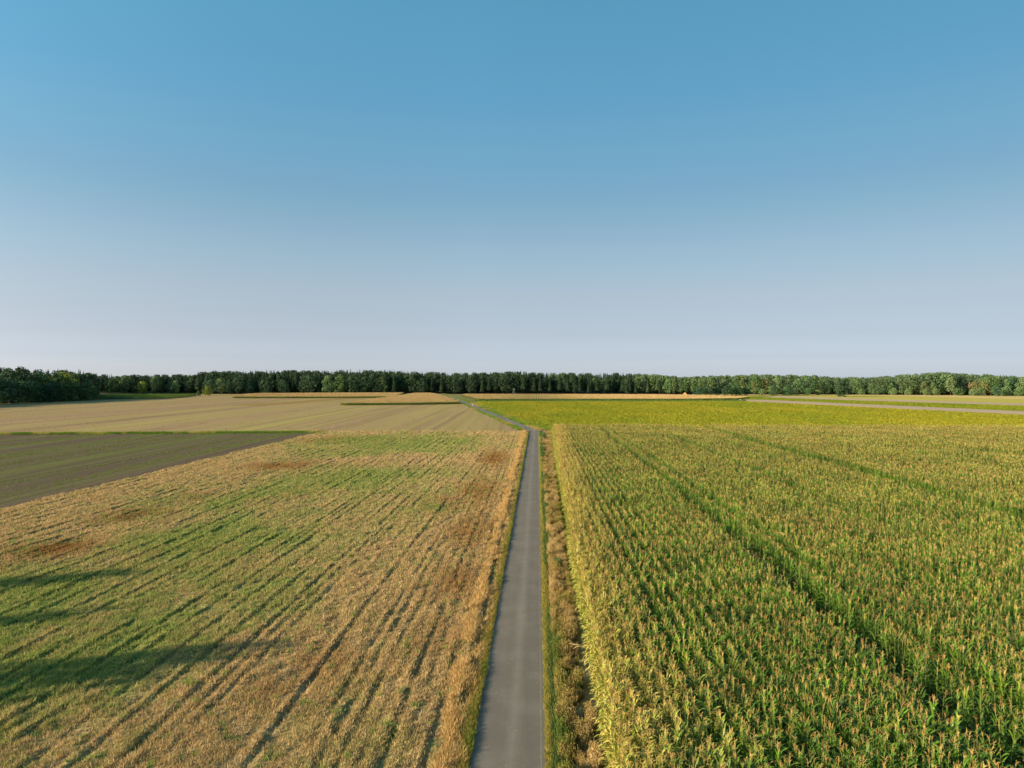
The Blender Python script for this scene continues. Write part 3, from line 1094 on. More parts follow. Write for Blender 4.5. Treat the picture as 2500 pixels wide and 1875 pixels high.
sheet('maize_soil', [uv2xy(3.0, -20), uv2xy(4.4, 204.5), uv2xy(330, 204.5), uv2xy(330, -20)], 0.0, M_SOIL, 'dark soil under the near maize field', 'soil')


def far_maize(name, poly, dens, label, drybase=0.5, hs=0.72, coll=None):
    xs, ys = [p[0] for p in poly], [p[1] for p in poly]
    A = (max(xs) - min(xs)) * (max(ys) - min(ys))
    n = int(A * dens)
    x = np.round(rng.uniform(min(xs), max(xs), n) / 1.5) * 1.5 + rng.normal(0, 0.12, n)
    y = rng.uniform(min(ys), max(ys), n)
    xr, yr = x * CA + (y - min(ys)) * SA, y
    k = inpoly(xr, yr, poly)
    x, y = xr[k], yr[k]
    n = len(x)
    s = hs * (0.92 + 0.12 * fbm(x * 0.05, y * 0.05, 201, 3) + rng.normal(0, 0.04, n))
    scatter(name, np.stack([x, y, np.zeros(n)], 1), rng.uniform(0, 6.28, n), np.stack([s * 2.0, s * 2.0, s], 1), rng.integers(0, 4, n), coll or far_coll,
            {'dry': np.clip(drybase + rng.normal(0, .2, n), 0, 1), 'tone': np.clip(rng.normal(.6, .25, n), 0, 1)}, label, 'maize')


far_maize('left_far_maize', [P(568, 972.5), P(760, 972.5), P(960, 971.5), P(985, 962), P(980, 961), P(620, 963), P(575, 967)], 1.6,
          'flat tan topped maize block left of the farm track, farther one at the forest', 0.12)
far_maize('wedge_far_maize', [P(828, 990), P(1000, 989), P(1124, 986.5), P(1075, 966.5), P(1050, 962), P(985, 962.5), P(995, 966), P(930, 975)], 1.8,
          'tan topped maize wedge beside the farm track, its near face bright green', 0.08)
far_maize('right_far_maize', [P(1168, 978.8), P(1400, 978.3), P(1660, 978), P(1800, 976.5), P(1830, 972), P(1690, 967.5), P(1600, 966.2), P(1400, 965.5), P(1120, 965)], 1.6,
          'long tan topped maize band right of the farm track below the forest', 0.12)
far_maize('shaded_far_maize', [P(150, 975), P(228, 974.5), P(400, 974), P(455, 970), P(482, 965), P(228, 966), P(150, 968)], 1.2,
          'maize patch by the left wood, tops coloured green to stand for its shade', 0.05, 0.8, shade_coll)
n = 5000
t = rng.uniform(0, 1, n)
pp = np.array([P(a, b) for a, b in zip(1160 + 660 * t, 979.0 + rng.uniform(-1.2, 0.9, n))])
c = np.array([0.10, 0.17, 0.045]) * rng.uniform(0.6, 1.3, (n, 1))
tufts('field_edge_weeds', pp[:, 0], pp[:, 1], np.full(n, 0.01), 0.4 + 0.9 * fbm(t * 60, t * 0, 205, 2), np.full(n, 0.32), c, 6, 0.7, M_GRASS,
      'dark green weeds between the bean field and the right far maize', 'weeds')


# ------------------------------------------------------------------ bean field
def m_bean():
    g = G('bean_leaves')
    tone = inst(g, 'tone')
    tc = g.node('ShaderNodeTexCoord').outputs['Object']
    n = g.noise(tc, 6, 2)
    c = g.ramp(tone, [(0.1, (0.18, 0.26, 0.016)), (0.5, (0.32, 0.315, 0.020)), (0.9, (0.46, 0.37, 0.032))])
    c = g.mix(g.math('MULTIPLY', n, 0.35), c, (0.36, 0.33, 0.03))
    return g.finish(c, 0.7, 0.15, transl=0.3)


def leaf_ball(seed, n, r, rz_, leaf, mat, name, coll, flat=0.0):
    rs = np.random.default_rng(seed)
    p = rs.normal(0, 1, (n, 3))
    p /= np.linalg.norm(p, axis=1)[:, None]
    p[:, 2] = np.abs(p[:, 2])
    c = p * np.array([r, r, rz_]) * rs.uniform(0.6, 1.05, (n, 1))
    nr = p + rs.normal(0, 0.45, (n, 3)) + np.array([0, 0, flat])
    V, Fc = leaf_quads(rs, c, nr, leaf * rs.uniform(0.6, 1.3, n))
    o = mesh_obj(name, V, Fc, mat, link=False)
    coll.objects.link(o)
    return o


M_BEAN = m_bean()
bean_coll = bpy.data.collections.new('bean_kinds')
for q in range(4):
    leaf_ball(300 + q, 40, 0.62, 0.36, 0.34, M_BEAN, 'bean_kind_%d' % q, bean_coll, 0.6)
bp = [uv2xy(4.0, V_END + 3.5), P(1305, 1042), P(1272, 1029), P(1236, 1011), P(1196, 994.5), P(1172, 985), P(1165, 980.5), P(1400, 980), P(1812, 980), P(2500, 1014), P(3000, 1040), uv2xy(230, V_END + 4)]
n = 170000
yb = 204 + (515 - 204) * rng.uniform(0, 1, n) ** 1.3
x = rng.uniform(-40, 380, n)
k = inpoly(x, yb, bp) & (x < 0.80 * yb)
x, yb = x[k], yb[k]
n = len(x)
tone = np.clip(0.45 + (fbm(x * 0.05, yb * 0.02, 211, 4) - 0.5) * 0.8 + rng.normal(0, 0.13, n) - 0.4 * np.exp(-np.clip(yb - 204, 0, None) / 18) * sstep(14, 4, x), 0, 1)
s = rng.uniform(0.85, 1.15, n) * (1 + (yb - 204) / 450)
scatter('bean_field', np.stack([x, yb, np.full(n, -0.05)], 1), rng.uniform(0, 6.28, n), np.stack([s, s, s ** 0.3], 1), rng.integers(0, 4, n), bean_coll, {'tone': tone},
        'yellow green bean field beyond the maize, ripening in yellow patches', 'bean field')
gp = [P(1800, 974.5), P(1860, 975.3), P(2500, 1003.5), P(3000, 1025), P(3000, 1006.5), P(2500, 991), P(2000, 975.2), P(1860, 970.3), P(1800, 970)]
xs = [p[0] for p in gp]
ys = [p[1] for p in gp]
n = 60000
x = rng.uniform(min(xs), max(xs), n)
yb = rng.uniform(min(ys), max(ys), n)
k = inpoly(x, yb, gp)
x, yb = x[k], yb[k]
n = len(x)
s = rng.uniform(0.8, 1.3, n)
scatter('green_crop', np.stack([x, yb, np.full(n, -0.05)], 1), rng.uniform(0, 6.28, n), np.stack([s, s, s * .8], 1), rng.integers(0, 4, n), bean_coll,
        {'tone': np.clip(0.18 + (fbm(x * .05, yb * .05, 215, 3) - .5) * 0.8 + rng.normal(0, .1, n), 0, 1)}, 'low green crop in the strip beyond the bare tan strip', 'crop')

# ------------------------------------------------------------------ trees
M_CROWN = crown_mat('tree_leaves')
M_BARK = plain('tree_bark', (0.13, 0.10, 0.075), 0.9, 0.4, 2.0)
M_PALEBARK = plain('pale_bark', (0.22, 0.16, 0.11), 0.9, 0.3, 2.0)


def broad_crown(seed, h=16.0, rad=5.2, base=0.16, n=1300, leaf=0.75, lobes=16):
    rs = np.random.default_rng(seed)
    L = []
    for i in range(lobes):
        t = (i + 0.5) / lobes
        zc = h * (base + 0.10 + (0.80 - base) * t)
        prof = math.sin(math.pi * min(0.96, 0.16 + 0.78 * t)) ** 0.8
        q = 2.4 * i + rs.uniform(-0.5, 0.5)
        rr_ = rad * prof * rs.uniform(0.35, 0.72)
        L.append((math.cos(q) * rr_, math.sin(q) * rr_, zc, rad * rs.uniform(0.34, 0.52) * (0.7 + 0.3 * prof)))
    L.append((0, 0, h * 0.86, rad * 0.42))
    L = np.array(L)
    pick = rs.integers(0, len(L), n)
    d = rs.normal(0, 1, (n, 3))
    d /= np.linalg.norm(d, axis=1)[:, None]
    lump = 0.82 + 0.3 * rs.uniform(0, 1, n) ** 2
    c = L[pick, :3] + d * L[pick, 3:4] * lump[:, None] * np.array([1, 1, 0.85])
    k = c[:, 2] > h * base * 0.7
    c, d = c[k], d[k]
    nr = d + rs.normal(0, 0.5, c.shape)
    V, Fc = leaf_quads(rs, c, nr, leaf * rs.uniform(0.55, 1.25, len(c)))
    V[:, 2] *= h / V[:, 2].max()
    return V, Fc


def conifer_crown(seed, h=17.0, rad=2.9, base=0.2, n=1100, leaf=0.8):
    rs = np.random.default_rng(seed)
    t = rs.uniform(0, 1, n) ** 1.25
    layer = np.round(t * 13) / 13
    tt = np.clip(layer + rs.normal(0, 0.014, n), 0, 1)
    q = rs.uniform(0, 2 * np.pi, n)
    arm = 0.72 + 0.28 * np.cos(q * 5 + layer * 37)
    rr_ = rad * (1 - tt) ** 0.72 * arm * np.sqrt(rs.uniform(0.12, 1, n))
    z = h * (base + (1 - base) * tt) - rr_ * 0.28
    c = np.stack([np.cos(q) * rr_, np.sin(q) * rr_, z], 1)
    nr = np.stack([np.cos(q) * 0.6, np.sin(q) * 0.6, np.full(n, 0.8)], 1) + rs.normal(0, 0.45, (n, 3))
    V, Fc = leaf_quads(rs, c, nr, leaf * (0.45 + 0.75 * (1 - tt)) * rs.uniform(0.7, 1.25, n))
    V[:, 2] *= h / V[:, 2].max()
    return V, Fc


def trunk_mesh(seed, h, r, limbs, lim0, lim1, spread):
    rs = random.Random(seed)
    V, Fc = [], []
    p = Vector((0, 0, -0.2))
    n = 5
    for i in range(n):
        q = Vector((rs.uniform(-.15, .15), rs.uniform(-.15, .15), h * 0.8 * (i + 1) / n))
        tube(V, Fc, p, q, r * (1 - 0.8 * i / n), r * (1 - 0.8 * (i + 1) / n), 6)
        p = q
    for i in range(limbs):
        a = 2.4 * i + rs.uniform(-.4, .4)
        z0 = h * (lim0 + (lim1 - lim0) * i / max(1, limbs - 1))
        ln = spread * rs.uniform(0.6, 1.0)
        tube(V, Fc, (0, 0, z0), (math.cos(a) * ln, math.sin(a) * ln, z0 + ln * rs.uniform(0.35, 0.8)), r * 0.4, r * 0.1, 4)
    return V, Fc


KINDS = {}          # kind -> list of (crown mesh, trunk mesh, nominal height)


def add_kind(kind, crown, trunk, h, bark):
    c = mesh_obj('crown', *crown, M_CROWN, link=False).data
    t = mesh_obj('trunk', *trunk, bark, link=False).data
    KINDS.setdefault(kind, []).append((c, t, h))


for q in range(5):
    add_kind('broad', broad_crown(400 + q, 15.0, 5.4 + 0.35 * q, 0.02 + 0.02 * q, 1500), trunk_mesh(q, 15, 0.28, 7, .25, .7, 3.2), 15.0, M_BARK)
for q in range(5):
    add_kind('conifer', conifer_crown(420 + q, 17.0, 2.5 + 0.25 * q, 0.16 + 0.05 * q), trunk_mesh(20 + q, 17, 0.2, 8, .2, .7, 1.6), 17.0, M_BARK)
for q in range(3):
    add_kind('slim', broad_crown(440 + q, 14.0, 2.9, 0.08, 1000, 0.62, 18), trunk_mesh(40 + q, 14, 0.13, 6, .3, .75, 1.6), 14.0, M_BARK)
for q in range(3):
    add_kind('shrub', broad_crown(460 + q, 7.0, 4.2, 0.02, 1100, 0.6, 14), trunk_mesh(60 + q, 7, 0.14, 6, .15, .6, 2.2), 7.0, M_BARK)
add_kind('tall_bare', broad_crown(480, 15.0, 3.0, 0.42, 800, 0.6, 12), trunk_mesh(80, 15, 0.22, 7, .4, .8, 1.6), 15.0, M_PALEBARK)

COLS = {'dark': (0.052, 0.105, 0.054), 'mid': (0.098, 0.172, 0.070), 'pale': (0.130, 0.205, 0.085), 'olive': (0.155, 0.185, 0.07), 'brown': (0.23, 0.17, 0.09), 'deep': (0.036, 0.080, 0.036),
        'pine': (0.050, 0.092, 0.050), 'yellow': (0.20, 0.24, 0.05)}
NAMES = {'broad': 'broadleaf_tree', 'conifer': 'conifer_tree', 'slim': 'slender_tree', 'shrub': 'shrub', 'tall_bare': 'bare_stemmed_tree'}
CATS = {'broad': 'tree', 'conifer': 'conifer', 'slim': 'tree', 'shrub': 'shrub', 'tall_bare': 'tree'}
tree_count = 0


def tree(kind, x, y, h, colour, label, group=None, wide=1.0, var=None):
    global tree_count
    tree_count += 1
    L = KINDS[kind]
    cm, tm, hn_ = L[var if var is not None else random.randrange(len(L))]
    o = bpy.data.objects.new(NAMES[kind], None)
    o.empty_display_size = 0.5
    COL.objects.link(o)
    s = h / hn_
    o.location = (x, y, 0)
    w = s * wide * random.uniform(0.9, 1.12)
    o.scale = (w, w, s)
    o.rotation_euler = (0, 0, random.uniform(0, 6.28))
    tag(o, label, CATS[kind], group)
    for nm, me in (('crown', cm), ('trunk', tm)):
        c_ = bpy.data.objects.new(nm, me)
        COL.objects.link(c_)
        c_.parent = o
        f = random.uniform(0.82, 1.2)
        b = COLS[colour]
        c_.color = (b[0] * f * random.uniform(0.9, 1.12), b[1] * f, b[2] * f * random.uniform(0.9, 1.1), 1)
    return o


PROF_X = [-200, 0, 40, 100, 160, 200, 230, 300, 400, 470, 480, 600, 800, 900, 1000, 1100, 1200, 1270, 1330, 1450, 1520, 1600, 1690, 1750, 1850, 2000, 2050, 2150, 2190, 2280, 2330, 2400, 2450, 2500, 2700]
PROF_Y = [894, 897, 899, 903, 903, 910, 914, 915.5, 915, 914, 907, 905.5, 904.5, 904, 908, 910.5, 910, 907, 911.5, 911, 911, 914.5, 920.5, 917, 914.5, 916, 921, 921.5, 918, 911, 909, 915, 914, 919, 918]


def top_h(x, y):
    X = 1250 + F * x / y
    return H - (np.interp(X, PROF_X, PROF_Y) - HZ) * y / F


def row(pxs, ys, step, back, kinds, hfac, where, group, jit=2.0):
    """trees along a line given in picture columns and base heights, moved back by some metres"""
    step *= 1.5
    back *= 1.5
    pts = [P(a, b) for a, b in zip(pxs, ys)]
    for i in range(len(pts) - 1):
        (x0, y0), (x1, y1) = pts[i], pts[i + 1]
        l = math.hypot(x1 - x0, y1 - y0)
        for j in range(max(1, round(l / step))):
            t = (j + random.uniform(0.15, 0.85)) / max(1, round(l / step))
            x, y = x0 + (x1 - x0) * t, y0 + (y1 - y0) * t
            y += back + random.uniform(-jit, jit)
            x += random.uniform(-1, 1) + back * x / y * 1.0
            kd, colr, word = random.choices([q[:3] for q in kinds], [q[3] for q in kinds])[0]
            h = float(top_h(x, y)) * random.uniform(*hfac)
            tree(kd, x, y, h, colr, word + ' ' + where, group, 1.0)


DARKB = ('broad', 'dark', 'dark round broadleaf tree')
MIDB = ('broad', 'mid', 'mid green broadleaf tree')
PALEB = ('broad', 'pale', 'pale green broadleaf tree')
OLIVEB = ('broad', 'olive', 'olive tinged broadleaf tree')
PINE = ('conifer', 'pine', 'tall dark conifer')
SLIMP = ('slim', 'pale', 'slender pale green tree')
SLIMM = ('slim', 'mid', 'slender mid green tree')
SHD = ('shrub', 'dark', 'low dark shrub')

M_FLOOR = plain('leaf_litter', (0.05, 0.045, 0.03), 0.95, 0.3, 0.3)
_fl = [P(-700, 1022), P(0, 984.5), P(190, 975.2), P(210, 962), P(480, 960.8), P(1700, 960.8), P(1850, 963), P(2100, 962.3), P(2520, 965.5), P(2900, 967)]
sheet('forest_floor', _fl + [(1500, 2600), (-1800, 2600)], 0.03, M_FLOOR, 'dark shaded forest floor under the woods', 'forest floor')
# left wood, shrubs in front of taller trees; it goes on outside the picture and throws the shade on the field
row([-330, -120, 0, 100, 200, 226], [1003, 992, 986.5, 982, 977, 975.5], 7.5, 0, [SHD + (2,), ('shrub', 'mid', 'mid green shrub') + (1,)], (0.52, 0.74), 'along the front of the left wood', 'left wood edge')
row([-420, -120, 0, 100, 190], [1006, 992, 986.5, 982, 977.5], 8.0, 9, [DARKB + (3,), MIDB + (2,), ('broad', 'yellow', 'yellow green broadleaf tree') + (.5,)], (0.84, 1.02), 'standing behind the shrubs of the left wood', 'left wood')
row([-1100, -700, -330], [1046, 1022, 1003], 10.0, 2, [DARKB + (3,), MIDB + (1,)], (0.75, 1.0), 'of the left wood running on towards the camera', 'left wood')
# wood behind the shaded maize
row([195, 340, 480], [963.5, 962.5, 961.5], 7.5, 0, [DARKB + (3,), MIDB + (1,), ('broad', 'yellow', 'yellow green broadleaf tree') + (.5,)], (0.62, 0.9), 'behind the shaded maize patch', 'wood behind the shaded maize')
row([195, 340, 480], [963.5, 962.5, 961.5], 6.5, 9, [PINE + (2,), MIDB + (2,)], (0.88, 1.0), 'rising behind the wood by the shaded maize', 'wood behind the shaded maize')
# forest behind the left maize
row([476, 600, 800, 980], [962.5, 962, 961.5, 961.5], 7.2, 0, [DARKB + (3,), MIDB + (2.6,), PALEB + (.8,), PINE + (.8,)], (0.5, 0.92), 'in the forest front behind the far left maize', 'forest front behind left maize')
row([476, 600, 800, 980], [962.5, 962, 961.5, 961.5], 5.0, 7, [PINE + (5,), DARKB + (1,)], (0.84, 1.08), 'above the forest front behind the far left maize', 'conifers behind left maize')
# forest between the track and the hide
row([980, 1100, 1235], [961, 960.5, 960.5], 7.5, 0, [DARKB + (3,), MIDB + (1.5,), PALEB + (.5,)], (0.6, 0.86), 'in the forest front above the farm track', 'forest front above the track')
row([980, 1100, 1260], [961, 960.5, 960.5], 5.2, 7, [PINE + (4,), MIDB + (1,)], (0.84, 1.06), 'behind the forest front above the farm track', 'conifers above the track')
# forest right of the hide
row([1262, 1400, 1560], [961, 961, 961.5], 7.0, 0, [DARKB + (2,), PINE + (2,), SLIMP + (2,), SLIMM + (1,)], (0.6, 0.86), 'in the forest front between hide and straw bales', 'forest front right of the hide')
row([1262, 1400, 1570], [961, 961, 961.5], 5.2, 7, [PINE + (6,), MIDB + (1,)], (0.84, 1.08), 'behind the forest front between hide and straw bales', 'conifers right of the hide')
row([1560, 1700], [961, 962.5], 5.0, 0, [SLIMP + (4,), SLIMM + (2,), PALEB + (1,)], (0.72, 0.95), 'in the pale thicket by the straw bales', 'pale thicket')
row([1560, 1710], [961, 962.5], 6.5, 8, [MIDB + (2,), PINE + (1,), SLIMP + (2,)], (0.92, 1.02), 'behind the pale thicket by the straw bales', 'pale thicket')
# right wood
row([1840, 2020], [965.5, 964.3], 9.0, -2, [('shrub', 'mid', 'low mid green bush') + (2,), ('shrub', 'pale', 'low pale green bush') + (1,)], (0.3, 0.5), 'fringing the right wood left of the lone tree', 'bushes fringing the right wood')
row([2090, 2350, 2560], [963.8, 965.7, 967.4], 9.0, -2, [('shrub', 'mid', 'low mid green bush') + (2,), ('shrub', 'pale', 'low pale green bush') + (1,)], (0.28, 0.5), 'fringing the right wood right of the lone tree', 'bushes fringing the right wood')
row([1830, 1960, 2030], [965, 964.5, 964], 7.0, 0, [MIDB + (3,), OLIVEB + (1.5,), SLIMP + (1,), PALEB + (1,)], (0.55, 1.02), 'at the foot of the right wood left of the lone tree', 'right wood')
row([1700, 1850, 2080], [963, 963, 963], 5.8, 9, [PINE + (3,), MIDB + (2,), OLIVEB + (1,), SLIMP + (1,)], (0.9, 1.02), 'in the right wood left of the lone tree, back row', 'right wood')
row([2085, 2200, 2350, 2520, 2640], [963.5, 964, 965.5, 967, 967.5], 8.0, 0, [MIDB + (4,), PALEB + (1.5,), OLIVEB + (1,), SLIMP + (1,), DARKB + (.7,)], (0.58, 1.08), 'at the foot of the right wood right of the lone tree', 'right wood')
row([2085, 2200, 2350, 2520, 2640], [963.5, 964, 965.5, 967, 967.5], 7.0, 10, [MIDB + (3,), DARKB + (2,), PINE + (1,)], (0.92, 1.03), 'in the right wood right of the lone tree, back row', 'right wood')


def at(X, Y, kind, Ytop, colour, label, wide=1.0, group=None, var=None):
    x, y = P(X, Y)
    return tree(kind, x, y, H - (Ytop - HZ) * y / F, colour, label, group, wide, var)


o = at(2057, 968.8, 'shrub', 923, 'deep', 'lone dark round tree standing in the field before the right wood', 0.84, None, 1)
o.name = 'broadleaf_tree'
o['category'] = 'tree'
at(1842, 965, 'slim', 927, 'olive', 'olive yellow slender tree right of the dark shrub row', 1.2)
at(2213, 963.5, 'tall_bare', 927, 'brown', 'rust brown slender tree with bare stem in the right wood', 0.75)
at(2367, 965.5, 'tall_bare', 932, 'brown', 'left one of two bare reddish stems in the right wood', 0.6)
at(2388, 965.7, 'tall_bare', 931, 'brown', 'right one of two bare reddish stems in the right wood', 0.6)
at(2434, 967.3, 'shrub', 939, 'dark', 'dark round bush before the right wood near the picture edge', 0.7)
at(1225, 960.8, 'broad', 922, 'pale', 'large pale green tree just left of the raised hide', 0.95)
at(1212, 961, 'broad', 931, 'pale', 'smaller pale green tree beside the large pale tree by the hide', 0.9)
at(1325, 961, 'slim', 925, 'pale', 'light green pointed tree right of the raised hide', 1.25)
at(508, 966, 'shrub', 941, 'yellow', 'yellow green shrub at the corner of the shaded maize', 0.8)
at(485, 967, 'shrub', 954, 'mid', 'small round bush at the corner of the shaded maize', 1.0)
at(215, 977, 'shrub', 945, 'olive', 'light tipped shrub at the right end of the left wood', 0.75)
for X, Yt in ((1707, 945), (1728, 940), (1750, 942), (1775, 940), (1797, 938), (1817, 944)):
    at(X, 965.8 + random.uniform(-.3, .5), 'shrub', Yt, 'dark', 'dark green shrub in the low row right of the straw bales', 1.0, 'dark shrub row')
for X in (1890, 1925):
    at(X, 966.5, 'shrub', 938, 'dark', 'dark green bush standing out at the edge of the right wood', 0.75, 'bushes at the right wood edge')

# field trees beyond the left edge of the picture, whose long shadows lie across the stubble
for (tx, ty, L, nm, w_) in ((-10.6, 39.6, 16.0, 'tall field tree left of the stubble, casting its broad shadow nearest', 0.52), (-23.2, 45.6, 14.0, 'field tree left of the stubble, casting the middle shadow', 0.42),
                            (-25.5, 54.6, 14.5, 'field tree left of the stubble, casting the farthest shadow', 0.42)):
    k_ = L / math.tan(SUN_EL)
    sxy = math.hypot(sun_dir.x, sun_dir.y)
    tree('broad', tx + sun_dir.x / sxy * k_, ty + sun_dir.y / sxy * k_, L, 'mid', nm, 'trees casting shadows', w_)

# the wood behind, one mass nobody could count
wood_coll = bpy.data.collections.new('wood_kinds')
for kd in ('conifer', 'broad'):
    for q, (cm, tm, hn_) in enumerate(KINDS[kd][:3]):
        o = bpy.data.objects.new('wood_%s_%d' % (kd, q), cm)
        o.color = (*COLS['pine' if kd == 'conifer' else 'dark'], 1)
        wood_coll.objects.link(o)
n = 9000
X = rng.uniform(-250, 2800, n)
fr = np.interp(X, [-250, 0, 190, 200, 480, 1700, 2500, 2800], [430, 450, 520, 735, 760, 750, 675, 665])
dd_ = fr + rng.uniform(0, 1, n) ** 1.2 * 200 * np.where(X < 195, 0.6, 1.0)
x = (X - 1250) / F * dd_
keep, cell = [], {}
for i in range(n):
    ok = True
    cx_, cy_ = int(x[i] // 7), int(dd_[i] // 7)
    for a in (-1, 0, 1):
        for b in (-1, 0, 1):
            for j in cell.get((cx_ + a, cy_ + b), ()):
                if (x[i] - x[j]) ** 2 + (dd_[i] - dd_[j]) ** 2 < 40:
                    ok = False
    if ok:
        keep.append(i)
        cell.setdefault((cx_, cy_), []).append(i)
x, y = x[keep], dd_[keep]
X = 1250 + F * x / y
hh = np.array([top_h(a, b) for a, b in zip(x, y)]) * rng.uniform(0.72, 1.06, len(x))
for nm, sel, share, cl, lab in (('far_wood', X < 1560, 0.7, (0.040, 0.074, 0.040, 1), 'deep dark conifer wood filling the background left and centre behind the forest fronts'),
                                ('mixed_wood', X >= 1560, 0.25, (0.095, 0.150, 0.075, 1), 'green mixed wood filling the background behind the right wood')):
    xs_, ys_, h_ = x[sel], y[sel], hh[sel]
    n = len(xs_)
    idx = np.where(rng.uniform(0, 1, n) < share, rng.integers(3, 6, n), rng.integers(0, 3, n))     # names sort broad first
    s = h_ / np.where(idx < 3, 15.0, 17.0)
    scatter(nm, np.stack([xs_, ys_ + 16, np.zeros(n)], 1), rng.uniform(0, 6.28, n), np.stack([s * .95, s * .95, s], 1), idx, wood_coll, {}, lab, 'wood').color = cl

# ------------------------------------------------------------------ small things
# shrub on the right verge near the turnoff, leafy weed clump lower down
vx, vy = P(1327, 1071)
o = tree('shrub', vx, vy, 1.75, 'mid', 'single green bush on the right verge near the turnoff', None, 0.85)
vx, vy = P(1362, 1385)
o = tree('shrub', vx, vy, 0.8, 'mid', 'low grey green weed clump on the right verge halfway down', None, 1.0)

V, Fc = [], []
vx, vy = P(1412, 1608)
for q in range(5):
    a_ = random.uniform(2.6, 3.7)
    corn_leaf(V, Fc, 0.5, a_, random.uniform(0.5, 0.9), 0.07, math.radians(random.uniform(5, 40)), random.uniform(0.2, 0.5), random)
tube(V, Fc, (0.5, 0.1, 0.45), (-0.75, 0.15, 0.62), 0.015, 0.01, 5)
o = mesh_obj('fallen_maize_stalk', V, Fc, plain('dry_stalk', (0.62, 0.46, 0.18), 0.8, 0.2, 5.0))
o.location = (vx + 0.3, vy, 0.12)
tag(o, 'dry pale maize stalk fallen across the weeds of the right verge', 'maize stalk')

M_WOOD = plain('grey_wood', (0.15, 0.165, 0.155), 0.85, 0.25, 2.0)
M_DARKWOOD = plain('dark_wood', (0.03, 0.032, 0.02), 0.9, 0.3, 2.0)
M_WHITE = plain('white_stone', (0.75, 0.68, 0.58), 0.8, 0.12, 3.0)
M_BALE = plain('straw_bale', (0.62, 0.43, 0.16), 0.95, 0.25, 4.0)
M_CONC = plain('pale_concrete', (0.34, 0.34, 0.28), 0.9, 0.15, 2.0)


def box(V, Fc, c, s, rz=0.0, taper=1.0):
    i0 = len(V)
    ca, sa = math.cos(rz), math.sin(rz)
    for z in (-.5, .5):
        k = taper if z > 0 else 1.0
        for a, b in ((-.5, -.5), (.5, -.5), (.5, .5), (-.5, .5)):
            px, py = a * s[0] * k, b * s[1] * k
            V.append((c[0] + ca * px - sa * py, c[1] + sa * px + ca * py, c[2] + z * s[2]))
    for f in ((0, 3, 2, 1), (4, 5, 6, 7), (0, 1, 5, 4), (1, 2, 6, 5), (2, 3, 7, 6), (3, 0, 4, 7)):
        Fc.append(tuple(i0 + q for q in f))


def part(name, mat, parent, build):
    V, Fc = [], []
    build(V, Fc)
    return mesh_obj(name, V, Fc, mat, parent)


# raised hide (its foot hidden by the far maize)
hx, hy = P(1254.5, 961.6)
hy -= 4
hide = bpy.data.objects.new('raised_hide', None)
COL.objects.link(hide)
hide.location = (hx, hy, 0)
tag(hide, 'small grey wooden raised hide on legs before the dark forest', 'hunting hide')
hz = 4.2
def cabin(V, Fc):
    box(V, Fc, (0, 0, hz + 0.45), (1.9, 1.9, 1.1))
    for a in (-.87, .87):
        for b in (-.87, .87):
            box(V, Fc, (a, b, hz + 1.3), (0.14, 0.14, 0.7))
    box(V, Fc, (0, 0.88, hz + 1.3), (1.55, 0.08, 0.7))
part('cabin', M_WOOD, hide, cabin)
part('roof', M_WOOD, hide, lambda V, Fc: box(V, Fc, (0, -0.05, hz + 1.73), (2.4, 2.4, 0.16), 0, 0.94))
for a in (-1, 1):
    for b in (-1, 1):
        part('leg', M_WOOD, hide, lambda V, Fc, a=a, b=b: tube(V, Fc, (a * 1.25, b * 1.25, -0.1), (a * 0.8, b * 0.8, hz), 0.14, 0.12, 6))
part('brace', M_WOOD, hide, lambda V, Fc: (tube(V, Fc, (-1.15, -1.2, 0.8), (0.95, -0.98, 3.0), 0.07, 0.07, 5), tube(V, Fc, (1.15, -1.3, 0.8), (-0.95, -1.1, 3.0), 0.07, 0.07, 5)))
def ladder(V, Fc):
    for a in (-.25, .25):
        tube(V, Fc, (a, -2.2, 0), (a, -1.0, hz), 0.045, 0.045, 5)
    for q in range(9):
        t = (q + 1) / 10
        tube(V, Fc, (-.25, -2.2 + 1.2 * t, hz * t), (.25, -2.2 + 1.2 * t, hz * t), 0.03, 0.03, 5)
part('ladder', M_WOOD, hide, ladder)

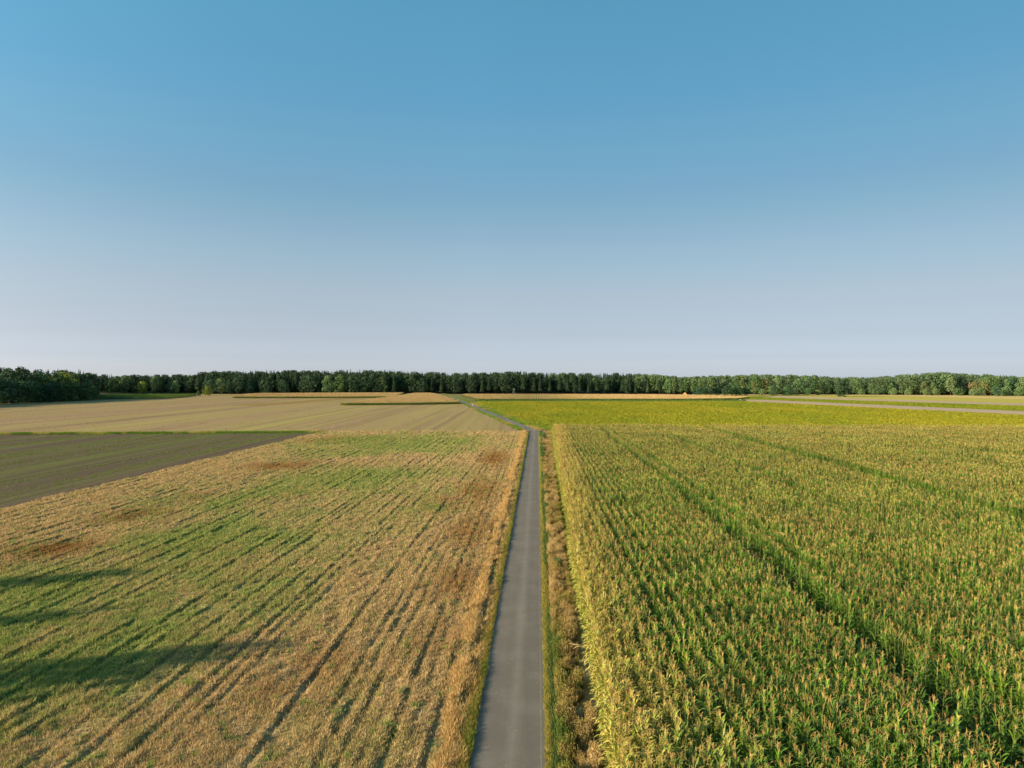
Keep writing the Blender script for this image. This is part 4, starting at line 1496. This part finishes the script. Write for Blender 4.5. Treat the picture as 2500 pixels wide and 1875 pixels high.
# straw bales at the forest edge
bx, by = P(1672.5, 964)
for q, (ox, oz, lab) in enumerate(((-0.95, 0.0, 'lower left pale yellow straw bale at the forest edge'), (0.95, 0.0, 'lower right pale yellow straw bale at the forest edge'), (0.0, 1.16, 'topmost pale yellow straw bale at the forest edge'))):
    V, Fc = [], []
    box(V, Fc, (0, 0, 0.58), (1.8, 1.3, 1.16), 0, 0.96)
    o = mesh_obj('straw_bale', V, Fc, M_BALE)
    bm_ = o.modifiers.new('soft', 'BEVEL')
    bm_.width = 0.08
    bm_.segments = 2
    o.location = (bx + ox, by, oz)
    o.rotation_euler = (0, 0, random.uniform(-.08, .08))
    tag(o, lab, 'straw bale', 'straw bales')
    for sx_ in (-.45, .45):
        tw_ = part('twine', M_DARKWOOD, o, lambda V, Fc, sx_=sx_: box(V, Fc, (sx_, 0, 0.59), (0.03, 1.32, 1.2)))

# white marker stone and a dark post
wx, wy = P(1153.5, 990.5)
def stone(V, Fc):
    box(V, Fc, (0, 0, 0.32), (0.5, 0.36, 0.72), 0.2, 0.72)
    box(V, Fc, (0, 0, 0.74), (0.34, 0.24, 0.14), 0.2, 0.4)
V, Fc = [], []
stone(V, Fc)
o = mesh_obj('marker_stone', V, Fc, M_WHITE)
o.location = (wx, wy, 0)
tag(o, 'small white marker stone beside the farm track by the maize wedge', 'marker stone')

px_, py_ = P(1811, 977)
V, Fc = [], []
tube(V, Fc, (0, 0, -.1), (0.02, 0, 1.45), 0.2, 0.17, 8)
tube(V, Fc, (0.02, 0, 1.45), (0.02, 0, 1.56), 0.17, 0.06, 8)
o = mesh_obj('wooden_post', V, Fc, M_DARKWOOD)
o.location = (px_, py_, 0)
tag(o, 'dark thick post at the right end of the long far maize', 'post')
V, Fc = [], []
box(V, Fc, (0, 0, 0.18), (2.0, 0.8, 0.4), 0, 0.9)
box(V, Fc, (0, 0.3, 0.46), (1.5, 0.2, 0.2), 0, 0.9)
o = mesh_obj('culvert_block', V, Fc, M_CONC)
o.location = (px_ - 1.4, py_ - 0.9, 0)
tag(o, 'pale concrete culvert block beside the dark post', 'culvert')

print('TREES', tree_count)
